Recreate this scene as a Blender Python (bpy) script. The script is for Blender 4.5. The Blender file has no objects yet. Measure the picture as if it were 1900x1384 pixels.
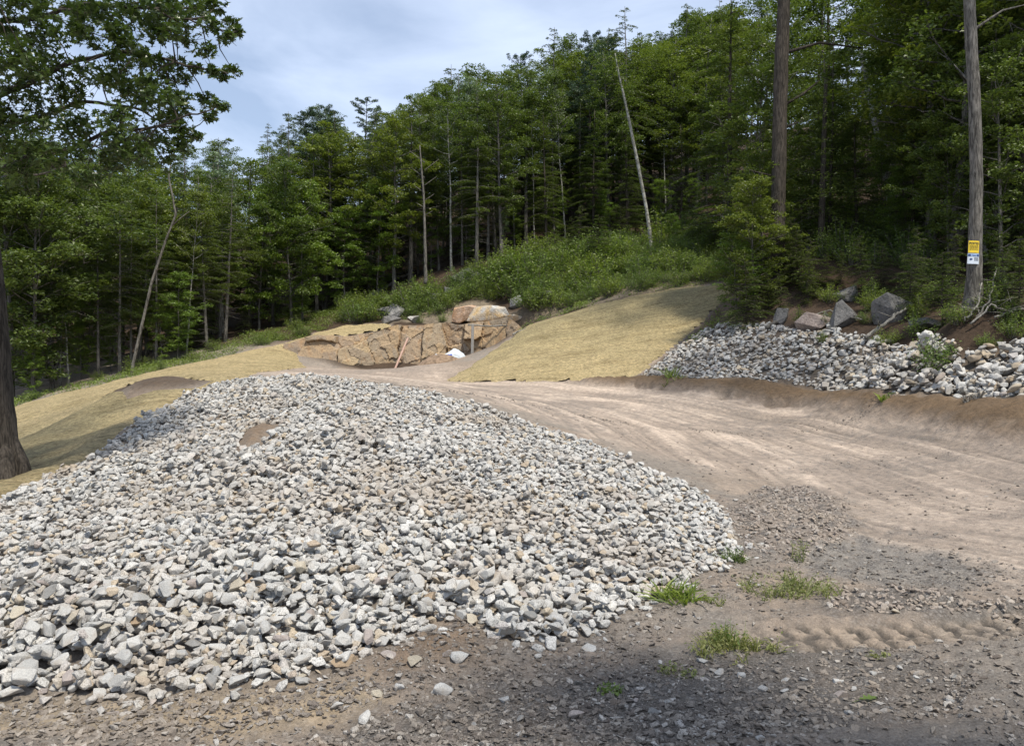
import bpy, bmesh, math, random
import numpy as np
from mathutils import Vector, Matrix, Euler

# ------------------------------------------------------------------ camera, world, sun
SC = bpy.context.scene
CAM_H, F, CX, CY = 2.0, 1491.0, 950.0, 692.0
cam_d = bpy.data.cameras.new("camera"); cam = bpy.data.objects.new("camera", cam_d)
SC.collection.objects.link(cam); SC.camera = cam
cam.location = (0, 0, CAM_H); cam.rotation_euler = (math.radians(90), 0, 0)
cam_d.sensor_width = 36; cam_d.lens = 36*F/1900; cam_d.clip_start = 0.1; cam_d.clip_end = 3000

SUN_EL, SUN_AZ = math.radians(63), math.radians(146)      # azimuth clockwise from +Y
sd = Vector((math.sin(SUN_AZ)*math.cos(SUN_EL), math.cos(SUN_AZ)*math.cos(SUN_EL), math.sin(SUN_EL)))
sl = bpy.data.lights.new("sun", 'SUN'); sun = bpy.data.objects.new("sun", sl); SC.collection.objects.link(sun)
sl.energy = 4.0; sl.angle = math.radians(5); sl.color = (1, .93, .81)
sun.rotation_euler = sd.to_track_quat('Z', 'Y').to_euler(); sun.location = (0, 0, 50)

W = bpy.data.worlds.new("World"); SC.world = W; W.use_nodes = True
nt = W.node_tree; nt.nodes.clear()
def wn(t, **k):
    n = nt.nodes.new(t)
    for a, b in k.items(): setattr(n, a, b)
    return n
sky = wn('ShaderNodeTexSky', sky_type='NISHITA', sun_disc=False, sun_elevation=SUN_EL, sun_rotation=SUN_AZ, dust_density=1.2, ozone_density=1.6)
bg = wn('ShaderNodeBackground'); bg.inputs[1].default_value = 0.12
out = wn('ShaderNodeOutputWorld')
tc = wn('ShaderNodeTexCoord'); mp = wn('ShaderNodeMapping'); mp.inputs['Scale'].default_value = (1.2, 1.6, 4.0); mp.inputs['Rotation'].default_value = (0, 0.3, .4)
nz = wn('ShaderNodeTexNoise'); nz.inputs['Scale'].default_value = 1.4; nz.inputs['Detail'].default_value = 7; nz.inputs['Roughness'].default_value = .55; nz.inputs['Distortion'].default_value = .5
cr = wn('ShaderNodeValToRGB'); cr.color_ramp.elements[0].position = .38; cr.color_ramp.elements[0].color = (.3,.3,.3,1); cr.color_ramp.elements[1].position = .62; cr.color_ramp.elements[1].color = (.78,.78,.78,1)
mx = wn('ShaderNodeMix', data_type='RGBA'); mx.inputs['B'].default_value = (6.0, 6.9, 8.6, 1)
nt.links.new(tc.outputs['Generated'], mp.inputs[0]); nt.links.new(mp.outputs[0], nz.inputs['Vector']); nt.links.new(nz.outputs['Fac'], cr.inputs[0])
nt.links.new(cr.outputs[0], mx.inputs['Factor']); nt.links.new(sky.outputs[0], mx.inputs['A']); nt.links.new(mx.outputs['Result'], bg.inputs[0]); nt.links.new(bg.outputs[0], out.inputs[0])

SC.view_settings.view_transform = 'Standard'; SC.view_settings.look = 'None'; SC.view_settings.gamma = 1
SC.view_settings.exposure = 0.35
SC.cycles.max_bounces = 6; SC.cycles.diffuse_bounces = 3; SC.cycles.transmission_bounces = 3; SC.cycles.transparent_max_bounces = 4
SC.cycles.sample_clamp_indirect = 4

rng = np.random.default_rng(7); random.seed(7)
R = random.random
def U(a, b): return a + (b-a)*random.random()

# ------------------------------------------------------------------ helpers
REG = []          # (object, description, place) -> unique labels written at the end
def tag(o, label=None, cat=None, group=None, kind=None):
    if label: o['label'] = label
    if cat: o['category'] = cat
    if group: o['group'] = group
    if kind: o['kind'] = kind
    return o
def link(o, parent=None):
    SC.collection.objects.link(o)
    if parent is not None: o.parent = parent
    return o
def empty(name, loc=(0,0,0), rz=0):
    o = bpy.data.objects.new(name, None); o.location = loc; o.rotation_euler = (0,0,rz); o.empty_display_size = .2
    return link(o)
class MB:
    def __init__(s): s.v = []; s.f = {}; s.n = 0
    def add(s, v, *fs):
        v = np.asarray(v, dtype=np.float32).reshape(-1,3); s.v.append(v)
        for f in fs:
            f = np.asarray(f, dtype=np.int64)
            if len(f): s.f.setdefault(f.shape[1], []).append(f + s.n)
        s.n += len(v)
    def mesh(s, name, mat=None, smooth=False):
        me = bpy.data.meshes.new(name); v = np.concatenate(s.v)
        me.vertices.add(len(v)); me.vertices.foreach_set('co', v.ravel())
        loops = []; tot = []
        for k, L in s.f.items():
            a = np.concatenate(L); loops.append(a.ravel()); tot.append(np.full(len(a), k))
        loops = np.concatenate(loops); tot = np.concatenate(tot); st = np.concatenate([[0], np.cumsum(tot)[:-1]])
        me.loops.add(len(loops)); me.loops.foreach_set('vertex_index', loops.astype(np.int32))
        me.polygons.add(len(tot)); me.polygons.foreach_set('loop_start', st.astype(np.int32))
        try: me.polygons.foreach_set('loop_total', tot.astype(np.int32))
        except Exception: pass
        me.polygons.foreach_set('use_smooth', np.full(len(tot), smooth))
        me.update(calc_edges=True); me.validate()
        if mat: me.materials.append(mat)
        return me
    def obj(s, name, mat=None, parent=None, smooth=False):
        return link(bpy.data.objects.new(name, s.mesh(name, mat, smooth)), parent)
def tube(mb, pts, rad, n=8, cap=True):
    P = np.asarray(pts, float); m = len(P); r = np.asarray(rad, float)*np.ones(m)
    T = np.gradient(P, axis=0); T /= np.linalg.norm(T, axis=1)[:,None] + 1e-9
    ref = np.array([0,0,1.]) if abs(T[0][2]) < .8 else np.array([1.,0,0])
    A = np.cross(T, ref); A /= np.linalg.norm(A, axis=1)[:,None] + 1e-9; B = np.cross(T, A)
    th = np.arange(n)/n*2*np.pi
    V = P[:,None,:] + r[:,None,None]*(np.cos(th)[None,:,None]*A[:,None,:] + np.sin(th)[None,:,None]*B[:,None,:])
    i = np.arange(m-1)[:,None]*n; j = np.arange(n)[None,:]; k = (j+1) % n
    q = np.stack([i+j, i+k, i+n+k, i+n+j], -1).reshape(-1,4)
    if cap: mb.add(V.reshape(-1,3), q, [list(range(n))[::-1]], [list(range((m-1)*n, m*n))])
    else: mb.add(V.reshape(-1,3), q)
# value noise
_T = np.random.default_rng(3).random((256,256))
def vn(x, y):
    xi = np.floor(x).astype(int); yi = np.floor(y).astype(int); fx = x-xi; fy = y-yi
    fx = fx*fx*(3-2*fx); fy = fy*fy*(3-2*fy)
    a = _T[xi%256, yi%256]; b = _T[(xi+1)%256, yi%256]; c = _T[xi%256, (yi+1)%256]; d = _T[(xi+1)%256, (yi+1)%256]
    return (a*(1-fx)+b*fx)*(1-fy) + (c*(1-fx)+d*fx)*fy
def fbm(x, y, o=4, g=.5):
    s = 0; a = 1; t = 0
    for k in range(o):
        s = s + a*vn(x*2**k+17*k, y*2**k+31*k); t += a; a *= g
    return s/t
def sst(a, b, x):
    t = np.clip((x-a)/(b-a), 0, 1); return t*t*(3-2*t)

# ------------------------------------------------------------------ materials
def new_mat(name):
    m = bpy.data.materials.new(name); m.use_nodes = True; t = m.node_tree; t.nodes.clear()
    o = t.nodes.new('ShaderNodeOutputMaterial'); b = t.nodes.new('ShaderNodeBsdfPrincipled'); t.links.new(b.outputs[0], o.inputs[0])
    b.inputs['Roughness'].default_value = .9; b.inputs['Specular IOR Level'].default_value = .25
    return m, t, b, o
def N(t, ty, ins=None, **k):
    n = t.nodes.new(ty)
    for a, b in k.items(): setattr(n, a, b)
    for a, b in (ins or {}).items():
        if hasattr(b, 'links') or isinstance(b, bpy.types.NodeSocket): t.links.new(b, n.inputs[a])
        else: n.inputs[a].default_value = b
    return n
def ramp(t, fac, els, interp='LINEAR'):
    n = t.nodes.new('ShaderNodeValToRGB'); r = n.color_ramp; r.interpolation = interp
    while len(r.elements) < len(els): r.elements.new(.5)
    for e, (p, c) in zip(r.elements, els): e.position = p; e.color = (*c, 1) if len(c) == 3 else c
    t.links.new(fac, n.inputs[0]); return n.outputs[0]
def mixc(t, f, a, b, mode='MIX'):
    n = t.nodes.new('ShaderNodeMix'); n.data_type = 'RGBA'; n.blend_type = mode
    for k, v in (('Factor', f), ('A', a), ('B', b)):
        if isinstance(v, bpy.types.NodeSocket): t.links.new(v, n.inputs[k])
        else: n.inputs[k].default_value = v if k == 'Factor' or len(v) == 4 else (*v, 1)
    return n.outputs['Result']
def ma(t, op, a, b=0.0, c=None):
    n = t.nodes.new('ShaderNodeMath'); n.operation = op
    for i, v in enumerate((a, b) if c is None else (a, b, c)):
        if isinstance(v, bpy.types.NodeSocket): t.links.new(v, n.inputs[i])
        else: n.inputs[i].default_value = v
    return n.outputs[0]
def bump(t, b, h, strength=.5, dist=.02):
    n = N(t, 'ShaderNodeBump', {'Height': h, 'Strength': strength, 'Distance': dist}); t.links.new(n.outputs[0], b.inputs['Normal'])
def coords(t, scale=(1,1,1), which='Object'):
    c = t.nodes.new('ShaderNodeTexCoord'); return N(t, 'ShaderNodeMapping', {'Vector': c.outputs[which], 'Scale': scale}).outputs[0]

def ground_mat(name):
    m, t, b, o = new_mat(name)
    at = N(t, 'ShaderNodeAttribute', attribute_name='soil'); sp = N(t, 'ShaderNodeAttribute', attribute_name='grav')
    co = coords(t)
    n1 = N(t, 'ShaderNodeTexNoise', {'Vector': co, 'Scale': 9., 'Detail': 9., 'Roughness': .68}).outputs['Fac']
    n2 = N(t, 'ShaderNodeTexNoise', {'Vector': co, 'Scale': 60., 'Detail': 5., 'Roughness': .7}).outputs['Fac']
    v = N(t, 'ShaderNodeTexVoronoi', {'Vector': co, 'Scale': 38.}); v2 = N(t, 'ShaderNodeTexVoronoi', {'Vector': co, 'Scale': 85.})
    c = mixc(t, .85, at.outputs['Color'], ramp(t, n1, [(.25,(.45,.45,.46)), (.5,(1,1,1)), (.78,(1.5,1.45,1.4))]), 'MULTIPLY')
    c = mixc(t, .75, c, ramp(t, n2, [(.3,(.6,.59,.58)), (.5,(1,1,1)), (.72,(1.45,1.45,1.45))]), 'MULTIPLY')
    peb = mixc(t, 1., ramp(t, v.outputs['Color'], [(.1,(.09,.085,.08)), (.5,(.22,.2,.18)), (.9,(.42,.4,.37))]), ramp(t, v.outputs['Distance'], [(.3,(1,1,1)), (.7,(.35,.35,.35))]), 'MULTIPLY')
    peb2 = mixc(t, 1., ramp(t, v2.outputs['Color'], [(.1,(.1,.09,.085)), (.5,(.2,.18,.16)), (.9,(.34,.32,.3))]), ramp(t, v2.outputs['Distance'], [(.3,(1,1,1)), (.7,(.4,.4,.4))]), 'MULTIPLY')
    k1 = ma(t, 'MULTIPLY', ramp(t, N(t, 'ShaderNodeTexNoise', {'Vector': co, 'Scale': 5., 'Detail': 6.}).outputs['Fac'], [(.42,(0,0,0)), (.6,(1,1,1))]), sp.outputs['Fac'])
    c = mixc(t, ma(t, 'MULTIPLY', k1, .75), c, peb); c = mixc(t, ma(t, 'MULTIPLY', sp.outputs['Fac'], .4), c, peb2)
    t.links.new(c, b.inputs['Base Color'])
    h = ma(t, 'ADD', ma(t, 'ADD', n1, ma(t, 'MULTIPLY', n2, .45)), ma(t, 'MULTIPLY', ma(t, 'MULTIPLY', v.outputs['Distance'], k1), -.5))
    bump(t, b, h, .9, .045); b.inputs['Roughness'].default_value = .95; b.inputs['Specular IOR Level'].default_value = .15
    return m
def straw_mat():
    m, t, b, o = new_mat('straw'); co = coords(t)
    at = N(t, 'ShaderNodeAttribute', attribute_name='shade_tint').outputs['Fac']  # mask for the greener, darker straw that paints in tree shade
    n0 = N(t, 'ShaderNodeTexNoise', {'Vector': coords(t, (1,1,1)), 'Scale': 1.2, 'Detail': 5., 'Roughness': .6}).outputs['Fac']
    fib = N(t, 'ShaderNodeTexNoise', {'Vector': coords(t, (7, 22, 14)), 'Scale': 2., 'Detail': 6., 'Roughness': .75, 'Distortion': 1.4}).outputs['Fac']
    fib2 = N(t, 'ShaderNodeTexNoise', {'Vector': coords(t, (30, 9, 20)), 'Scale': 2.2, 'Detail': 4., 'Roughness': .8, 'Distortion': 2.}).outputs['Fac']
    band = N(t, 'ShaderNodeTexNoise', {'Vector': coords(t, (.25, 2.4, .3)), 'Scale': 2., 'Detail': 5., 'Roughness': .6}).outputs['Fac']
    fl = N(t, 'ShaderNodeTexNoise', {'Vector': coords(t, (5, 9, 12)), 'Scale': 1.6, 'Detail': 3., 'Roughness': .85}).outputs['Fac']
    y = ramp(t, fib, [(.3,(.33,.245,.125)), (.48,(.54,.43,.235)), (.7,(.72,.6,.37))])
    g = ramp(t, fib, [(.3,(.14,.125,.065)), (.5,(.27,.24,.13)), (.7,(.44,.39,.24))])
    c = mixc(t, at, y, g)
    c = mixc(t, .9, c, ramp(t, fl, [(.34,(.42,.4,.34)), (.5,(1,1,1)), (.66,(1.4,1.4,1.35))]), 'MULTIPLY')
    c = mixc(t, .7, c, ramp(t, fib2, [(.3,(.5,.48,.42)), (.5,(1,1,1)), (.7,(1.35,1.35,1.3))]), 'MULTIPLY')
    c = mixc(t, .8, c, ramp(t, n0, [(.3,(.78,.77,.72)), (.5,(1,1,1)), (.7,(1.12,1.1,1.05))]), 'MULTIPLY')
    c = mixc(t, .8, c, ramp(t, band, [(.32,(.68,.66,.6)), (.5,(1,1,1)), (.7,(1.12,1.12,1.1))]), 'MULTIPLY')
    t.links.new(c, b.inputs['Base Color']); bump(t, b, ma(t, 'ADD', ma(t, 'ADD', fib, fib2), fl), 1., .06)
    return m
def rock_mat(name, stops, rust=.3, sc=1.):
    m, t, b, o = new_mat(name); co = coords(t)
    isl = t.nodes.new('ShaderNodeNewGeometry').outputs['Random Per Island']; orr = t.nodes.new('ShaderNodeObjectInfo').outputs['Random']
    f = ma(t, 'FRACT', ma(t, 'ADD', isl, orr))
    base = ramp(t, f, [(p_, tuple(v_*.9 for v_ in c_)) for p_, c_ in stops])
    n1 = N(t, 'ShaderNodeTexNoise', {'Vector': co, 'Scale': 14.*sc, 'Detail': 8., 'Roughness': .65}).outputs['Fac']
    n2 = N(t, 'ShaderNodeTexNoise', {'Vector': co, 'Scale': 110.*sc, 'Detail': 2., 'Roughness': .8}).outputs['Fac']
    n3 = N(t, 'ShaderNodeTexNoise', {'Vector': co, 'Scale': 4.*sc, 'Detail': 5., 'Distortion': .6}).outputs['Fac']
    c = mixc(t, .8, base, ramp(t, n1, [(.25,(.62,.62,.63)), (.5,(1,1,1)), (.75,(1.2,1.19,1.16))]), 'MULTIPLY')
    c = mixc(t, .9, c, ramp(t, n2, [(.38,(.38,.38,.38)), (.47,(1,1,1)), (.68,(1.28,1.28,1.28))]), 'MULTIPLY')
    c = mixc(t, ma(t, 'MULTIPLY', ramp(t, n3, [(.56,(0,0,0)), (.68,(1,1,1))]), rust), c, (.36,.22,.1))
    n4 = N(t, 'ShaderNodeTexNoise', {'Vector': co, 'Scale': .7, 'Detail': 5., 'Roughness': .6}).outputs['Fac']
    c = mixc(t, ramp(t, n4, [(.48,(0,0,0)), (.7,(.7,.7,.7))]), c, (.31,.26,.205))
    t.links.new(c, b.inputs['Base Color']); bump(t, b, ma(t, 'ADD', n1, ma(t, 'MULTIPLY', n2, .3)), .6, .02/sc); b.inputs['Roughness'].default_value = .85
    return m
def leaf_mat(name, a, bcol, trans=.35, hue=.25, rough=.55):
    m, t, b, o = new_mat(name)
    isl = t.nodes.new('ShaderNodeNewGeometry').outputs['Random Per Island']; orr = t.nodes.new('ShaderNodeObjectInfo').outputs['Random']
    n = N(t, 'ShaderNodeTexNoise', {'Vector': coords(t), 'Scale': .8, 'Detail': 3.}).outputs['Fac']
    f = ma(t, 'ADD', ma(t, 'MULTIPLY', isl, .55), ma(t, 'MULTIPLY', n, .5))
    c = ramp(t, f, [(.2, a), (.85, bcol)])
    c = mixc(t, hue*2, c, ramp(t, orr, [(0.,(.72,.8,.8)), (.5,(1,1,1)), (1.,(1.3,1.18,.85))]), 'MULTIPLY')
    t.links.new(c, b.inputs['Base Color']); b.inputs['Roughness'].default_value = rough-.1; b.inputs['Specular IOR Level'].default_value = .5
    tr = t.nodes.new('ShaderNodeBsdfTranslucent'); t.links.new(mixc(t, 1., c, (1.15,1.25,.6), 'MULTIPLY'), tr.inputs[0])
    ms = t.nodes.new('ShaderNodeMixShader'); ms.inputs[0].default_value = trans
    t.links.new(b.outputs[0], ms.inputs[1]); t.links.new(tr.outputs[0], ms.inputs[2]); t.links.new(ms.outputs[0], o.inputs[0])
    return m
def bark_mat(name, dark, light, sx=14, sz=2.2, patch=0.):
    m, t, b, o = new_mat(name)
    n1 = N(t, 'ShaderNodeTexNoise', {'Vector': coords(t, (sx, sx, sz)), 'Scale': 1.5, 'Detail': 7., 'Roughness': .7, 'Distortion': .6}).outputs['Fac']
    n2 = N(t, 'ShaderNodeTexNoise', {'Vector': coords(t), 'Scale': 2.5, 'Detail': 5.}).outputs['Fac']
    c = ramp(t, n1, [(.4, dark), (.6, light)])
    c = mixc(t, .7, c, ramp(t, n2, [(.35,(.65,.66,.62)), (.65,(1.3,1.3,1.25))]), 'MULTIPLY')
    if patch: c = mixc(t, ma(t, 'MULTIPLY', ramp(t, n2, [(.54,(0,0,0)), (.6,(1,1,1))]), patch), c, (.42,.43,.4))
    t.links.new(c, b.inputs['Base Color']); bump(t, b, n1, 1., .03)
    return m
def flat_mat(name, col, rough=.6, var=.3, sc=20.):
    m, t, b, o = new_mat(name); n = N(t, 'ShaderNodeTexNoise', {'Vector': coords(t), 'Scale': sc, 'Detail': 5.}).outputs['Fac']
    t.links.new(mixc(t, 1., col, ramp(t, n, [(.3,(1-var,)*3), (.7,(1+var*.6,)*3)]), 'MULTIPLY'), b.inputs['Base Color']); b.inputs['Roughness'].default_value = rough
    return m

M = {}
M['ground'] = ground_mat('soil_and_gravel'); M['straw'] = straw_mat()
STOPS = [(0,(.3,.29,.27)), (.06,(.37,.36,.34)), (.3,(.44,.435,.41)), (.62,(.5,.49,.465)), (.8,(.55,.535,.5)), (.84,(.46,.42,.36)), (.9,(.47,.405,.31)), (.94,(.37,.3,.22)), (.96,(.38,.34,.31)), (1,(.46,.45,.43))]
M['rocks'] = rock_mat('granite_mixed', STOPS, .12)
for k, c in {'pale': (.53,.52,.49), 'grey': (.44,.435,.415), 'dark': (.28,.275,.26), 'cream': (.47,.42,.33), 'rust': (.37,.28,.19), 'pink': (.4,.35,.32)}.items():
    M['rock_'+k] = rock_mat('granite_'+k, [(0, tuple(x*.9 for x in c)), (1, tuple(min(1,x*1.1) for x in c))], .1)
M['pebble'] = rock_mat('pebble', [(0,(.13,.11,.095)), (.5,(.2,.175,.15)), (.85,(.28,.25,.215)), (1,(.4,.38,.35))], .1)
M['boulder'] = rock_mat('boulder', [(0,(.17,.17,.165)), (1,(.26,.26,.25))], .1, .3)
M['leaf'] = leaf_mat('maple_leaf', (.055,.088,.017), (.17,.215,.05), .38, .4)
M['leaf_y'] = leaf_mat('bright_leaf', (.075,.14,.018), (.2,.28,.05))
M['leaf_pale'] = leaf_mat('pale_leaf', (.1,.15,.075), (.26,.33,.2), .25)
M['leaf_oak'] = leaf_mat('oak_leaf', (.035,.062,.014), (.085,.125,.03), .3, .15, .45)
M['needle'] = leaf_mat('hemlock_needle', (.042,.068,.016), (.13,.172,.042), .28, .3)
M['pine'] = leaf_mat('pine_needle', (.03,.06,.028), (.075,.12,.055), .2)
M['shrub'] = leaf_mat('shrub_leaf', (.075,.125,.025), (.23,.3,.07), .35, .45)
M['grass'] = leaf_mat('grass_blade', (.13,.16,.045), (.32,.31,.12), .3)
M['bark'] = bark_mat('grey_bark', (.05,.045,.04), (.2,.185,.165))
M['bark_d'] = bark_mat('dark_bark', (.022,.018,.014), (.09,.075,.062), 18, 2.)
M['bark_p'] = bark_mat('pale_bark', (.13,.125,.11), (.36,.35,.32), 7, 7, .5)
M['dead'] = bark_mat('dead_wood', (.12,.11,.095), (.33,.31,.28), 16, 4)

# ------------------------------------------------------------------ terrain
LEDX = np.array([-10.6,-9.4,-8.1,-6.0,-3.5,-1.4,.6]); LEDY = np.array([38.6,39.6,40.2,40.8,41.2,40.6,39.6]); LEDH = np.array([.3,.8,1.05,1.75,1.85,1.85,1.7])
def step(x, y):
    h = np.interp(x, LEDX, LEDH)*sst(-11.6, -10.2, x)*(1-sst(1.0, 3.5, x)); yl = np.interp(x, LEDX, LEDY)
    return h*sst(-.05, .35, y-yl)*np.exp(-np.clip(y-yl, 0, 99)/7)
CP = [
 # left and middle of the rock pile
 (0,1290,5),(0,1100,6.3),(0,1000,8),(0,930,10.2),(300,1285,5.05),(300,1100,6.3),(300,950,8.8),(300,850,11.5),(300,770,15),
 (600,1250,5.3),(600,1100,6.5),(600,950,8.6),(600,850,11),(600,770,14.3),(600,708,18),(900,1200,5.9),(900,1050,7.5),(900,900,10),(900,800,13.5),(900,745,17),
 (1080,1190,6.0),(1150,1130,6.8),(1150,1000,8.6),(1150,900,11),(1150,850,13.2),(450,790,14.5),(450,720,18.5),(750,730,17.2),(400,900,10),(750,1000,8),
 # right edge of the pile, dirt, driveway
 (1350,1050,8.2),(1360,980,9.8),(1250,880,13),(1050,790,16.5),(1500,950,11),(1450,900,13.3),(1700,1000,9.3),(1900,1000,8.8),(1900,900,11.5),(1900,840,13.2),(1900,790,14.5),(1900,745,15.5),
 (1700,850,14.5),(1700,780,17),(1700,740,18),(1500,850,15.5),(1500,790,19),(1500,745,21.5),(1500,720,22.5),(1300,800,18.5),(1300,740,23),(1300,712,25),(1200,760,21),(1200,705,27),(1000,740,22.5),(1000,712,28),(850,713,26),
 # pad
 (700,690,32),(600,683,36),(800,688,32),(800,677,39.5),(600,680,38),(700,677,39.5),(900,676,39),(540,692,27),(540,699,19.5),(650,696,25),
 # left shoulder under the straw
 (400,708,23),(470,694,29),(450,668,34),(400,667,37),(300,702,28),(200,725,25),(230,722,20),(300,707,20.3),(370,708,20.5),(100,745,29),(250,700,33),(30,760,28),(30,800,22),(100,800,20),(100,860,14),(200,800,17),(150,862,13),(50,882,13.3),(50,840,16),(-200,850,22),(-200,950,12),(-500,900,30),
 (540,634,39.5),(520,660,37),
 # hill behind
 (420,640,41),(570,612,45),(640,592,48),(720,594,46),(640,607,45),(600,618,44.5),(680,600,45.5),(760,560,49),(850,520,49),(900,595,43.5),(900,560,46),(820,585,45),(1000,470,53),(1000,540,46),(1210,450,55),(1300,440,50),(1100,500,48),(1100,560,41),
 (300,640,52),(500,560,60),(150,670,50),(0,700,42),(-300,700,50),
 # right straw slope
 (822,706,31),(900,708,29.5),(900,660,34),(970,610,37.2),(1050,640,34),(1100,567,38),(1180,640,32.5),(1250,533,38),(1380,516,36),(1180,702,28),(1300,600,32.5),(1340,560,34),
 # right stone bank and wood
 (1900,670,17.5),(1700,655,21),(1500,625,25),(1400,605,28),(1340,603,30),(1900,560,20),(1800,552,19.5),(1650,590,24),(1570,560,27),(1440,500,30),(1900,470,30),(1600,450,36),(1525,480,33),(1430,560,30),
 (2200,600,18),(2200,700,14.5),(2400,760,12),
 (1900,300,60),(1300,350,75),(1000,380,75),(700,430,75),(300,500,75),(0,600,70),(-300,640,62),(1600,300,75),
]
pts = [((px-CX)/F*Y, Y, CAM_H-(py-CY)/F*Y) for px, py, Y in CP]
for x in (-14,-7,-2,3,8,14):
    for y in (-12,0,3,4.6): pts.append((x, y, (.0 if x < 3 else .02)))
pts += [(-30,10,-.5),(-30,-10,-.3),(30,-10,.8),(24,8,2.5),(34,30,10),(-60,60,4),(-60,20,-.5),(60,60,22),(60,10,8),(0,110,28),(60,110,38),(-60,110,17),(0,140,36),(60,140,46),(-60,140,24),(5,5.6,0),(7,6,.03)]
pts = np.array(pts)
def _phi(r2): return .5*r2*np.log(r2+1e-9)
def warp(x, y):            # fit in a warped plane: near ground counts as much as far hill
    return np.arcsinh(x/6.)*6., np.log(np.clip(y,-30,400)+40.)*30.
px_, py_ = pts[:,0], pts[:,1]
P = np.c_[px_, py_]; z0 = pts[:,2]-step(px_, py_)
A = _phi(((P[:,None]-P[None])**2).sum(-1)) + np.eye(len(P))*.35
Q = np.c_[np.ones(len(P)), P]; S = np.block([[A, Q],[Q.T, np.zeros((3,3))]])
w = np.linalg.solve(S, np.r_[z0, 0,0,0])
# coarse lookup of the fitted surface
gx = np.sinh(np.linspace(-4.2, 4.2, 340))*2.6; gy = np.r_[np.linspace(-20, 2, 12), 3+np.expm1(np.linspace(0, 4.0, 300))*2.7]
GX, GY = np.meshgrid(gx, gy, indexing='ij'); GZ = w[-3] + w[-2]*GX + w[-1]*GY
for (ax, ay), c in zip(P, w[:-3]): GZ += c*_phi((GX-ax)**2+(GY-ay)**2)
def base_h(x, y):
    x = np.clip(x, gx[0]+.01, gx[-1]-.01); y = np.clip(y, gy[0]+.01, gy[-1]-.01)
    i = np.clip(np.searchsorted(gx, x)-1, 0, len(gx)-2); j = np.clip(np.searchsorted(gy, y)-1, 0, len(gy)-2)
    fx = (x-gx[i])/(gx[i+1]-gx[i]); fy = (y-gy[j])/(gy[j+1]-gy[j])
    return (GZ[i,j]*(1-fx)+GZ[i+1,j]*fx)*(1-fy)+(GZ[i,j+1]*(1-fx)+GZ[i+1,j+1]*fx)*fy + step(x, y)
def hit(px, py, f=None):
    f = f or base_h
    ys = 3.2*np.exp(np.linspace(0, 3.7, 3000)); xs = (px-CX)/F*ys; zr = CAM_H-(py-CY)/F*ys
    d = zr-f(xs, ys); k = np.argmax(d < 0) if (d < 0).any() else len(d)-1
    return Vector((xs[k], ys[k], float(f(xs[k:k+1], ys[k:k+1])[0])))
def poly(pp): return np.array([hit(a, b)[:2] for a, b in pp])
def sdf(pg, x, y):         # signed distance, negative inside
    d = np.full(x.shape, 1e9); ins = np.zeros(x.shape, bool); n = len(pg)
    for i in range(n):
        a = pg[i]; b = pg[(i+1) % n]; e = b-a; L = e@e+1e-12
        t = np.clip(((x-a[0])*e[0]+(y-a[1])*e[1])/L, 0, 1)
        d = np.minimum(d, (x-a[0]-t*e[0])**2+(y-a[1]-t*e[1])**2)
        c = ((a[1] > y) != (b[1] > y)); ins ^= c & (x < (b[0]-a[0])*(y-a[1])/(b[1]-a[1]+1e-12)+a[0])
    d = np.sqrt(d); return np.where(ins, -d, d)
PG = {}
PG['pile'] = poly([(-170,955),(0,936),(80,893),(150,866),(230,806),(330,742),(400,716),(470,705),(540,701),(640,706),(760,728),(830,742),(900,760),(1000,797),(1060,818),(1150,850),(1250,895),(1330,940),(1360,995),(1368,1030),(1330,1062),(1230,1100),(1150,1150),(1080,1182),(1000,1200),(930,1196),(890,1165),(850,1150),(790,1170),(740,1205),(650,1240),(560,1262),(430,1280),(300,1296),(100,1290),(0,1304),(-170,1310)])
PG['straw_l'] = poly([(-500,900),(-60,790),(30,757),(100,737),(250,702),(400,668),(470,650),(540,634),(580,618),(640,604)]+[(725,600)])
PG['straw_l'] = np.r_[PG['straw_l'], [(-6.0,41.45),(-8.1,40.85),(-9.4,40.2),(-10.5,39.3)], poly([(574,682),(520,688),(480,692),(468,701),(400,716),(330,742),(230,806),(150,866),(80,893),(0,936),(-500,1000)])]
PG['bare'] = poly([(200,738),(235,720),(290,709),(340,707),(392,711),(360,722),(290,726),(240,741)])
PG['straw_r'] = poly([(818,707),(850,692),(900,658),(970,612),(1040,588),(1100,569),(1180,550),(1250,534),(1380,517),(1372,534),(1343,558),(1300,606),(1240,652),(1185,697),(1150,704),(1000,709),(880,710)])
PG['bank'] = poly([(1186,700),(1240,655),(1300,615),(1345,602),(1400,600),(1480,612),(1560,620),(1650,632),(1700,645),(1760,655),(1800,658),(1900,650),(2200,650),(2200,775),(1900,750),(1750,743),(1650,736),(1500,723),(1400,708),(1300,709)])
PG['berm'] = poly([(1060,708),(1190,704),(1300,711),(1400,708),(1500,724),(1650,738),(1750,744),(1900,750),(2200,780),(2300,890),(1900,818),(1800,800),(1700,782),(1600,764),(1500,750),(1350,732),(1200,717)])
PG['drive'] = poly([(574,683),(600,680),(800,677),(850,692),(818,707),(1060,710),(1200,717),(1350,732),(1500,750),(1600,764),(1700,782),(1800,800),(1900,818),(2300,890),(2300,1080),(1900,1085),(1700,1060),(1590,990),(1530,930),(1430,890),(1300,865),(1200,840),(1150,826),(1060,795),(1000,775),(900,745),(830,728),(760,715),(640,700),(540,697),(480,693)])
PG['mound'] = poly([(1340,960),(1400,915),(1480,905),(1560,930),(1580,975),(1560,1020),(1480,1040),(1400,1030)])
PG['hole'] = poly([(440,845),(455,812),(480,798),(515,795),(505,815),(475,835)])
PG['fresh'] = poly([(690,1250),(740,1210),(790,1165),(850,1150),(890,1165),(935,1200),(860,1225),(800,1240),(740,1262)])
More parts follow.
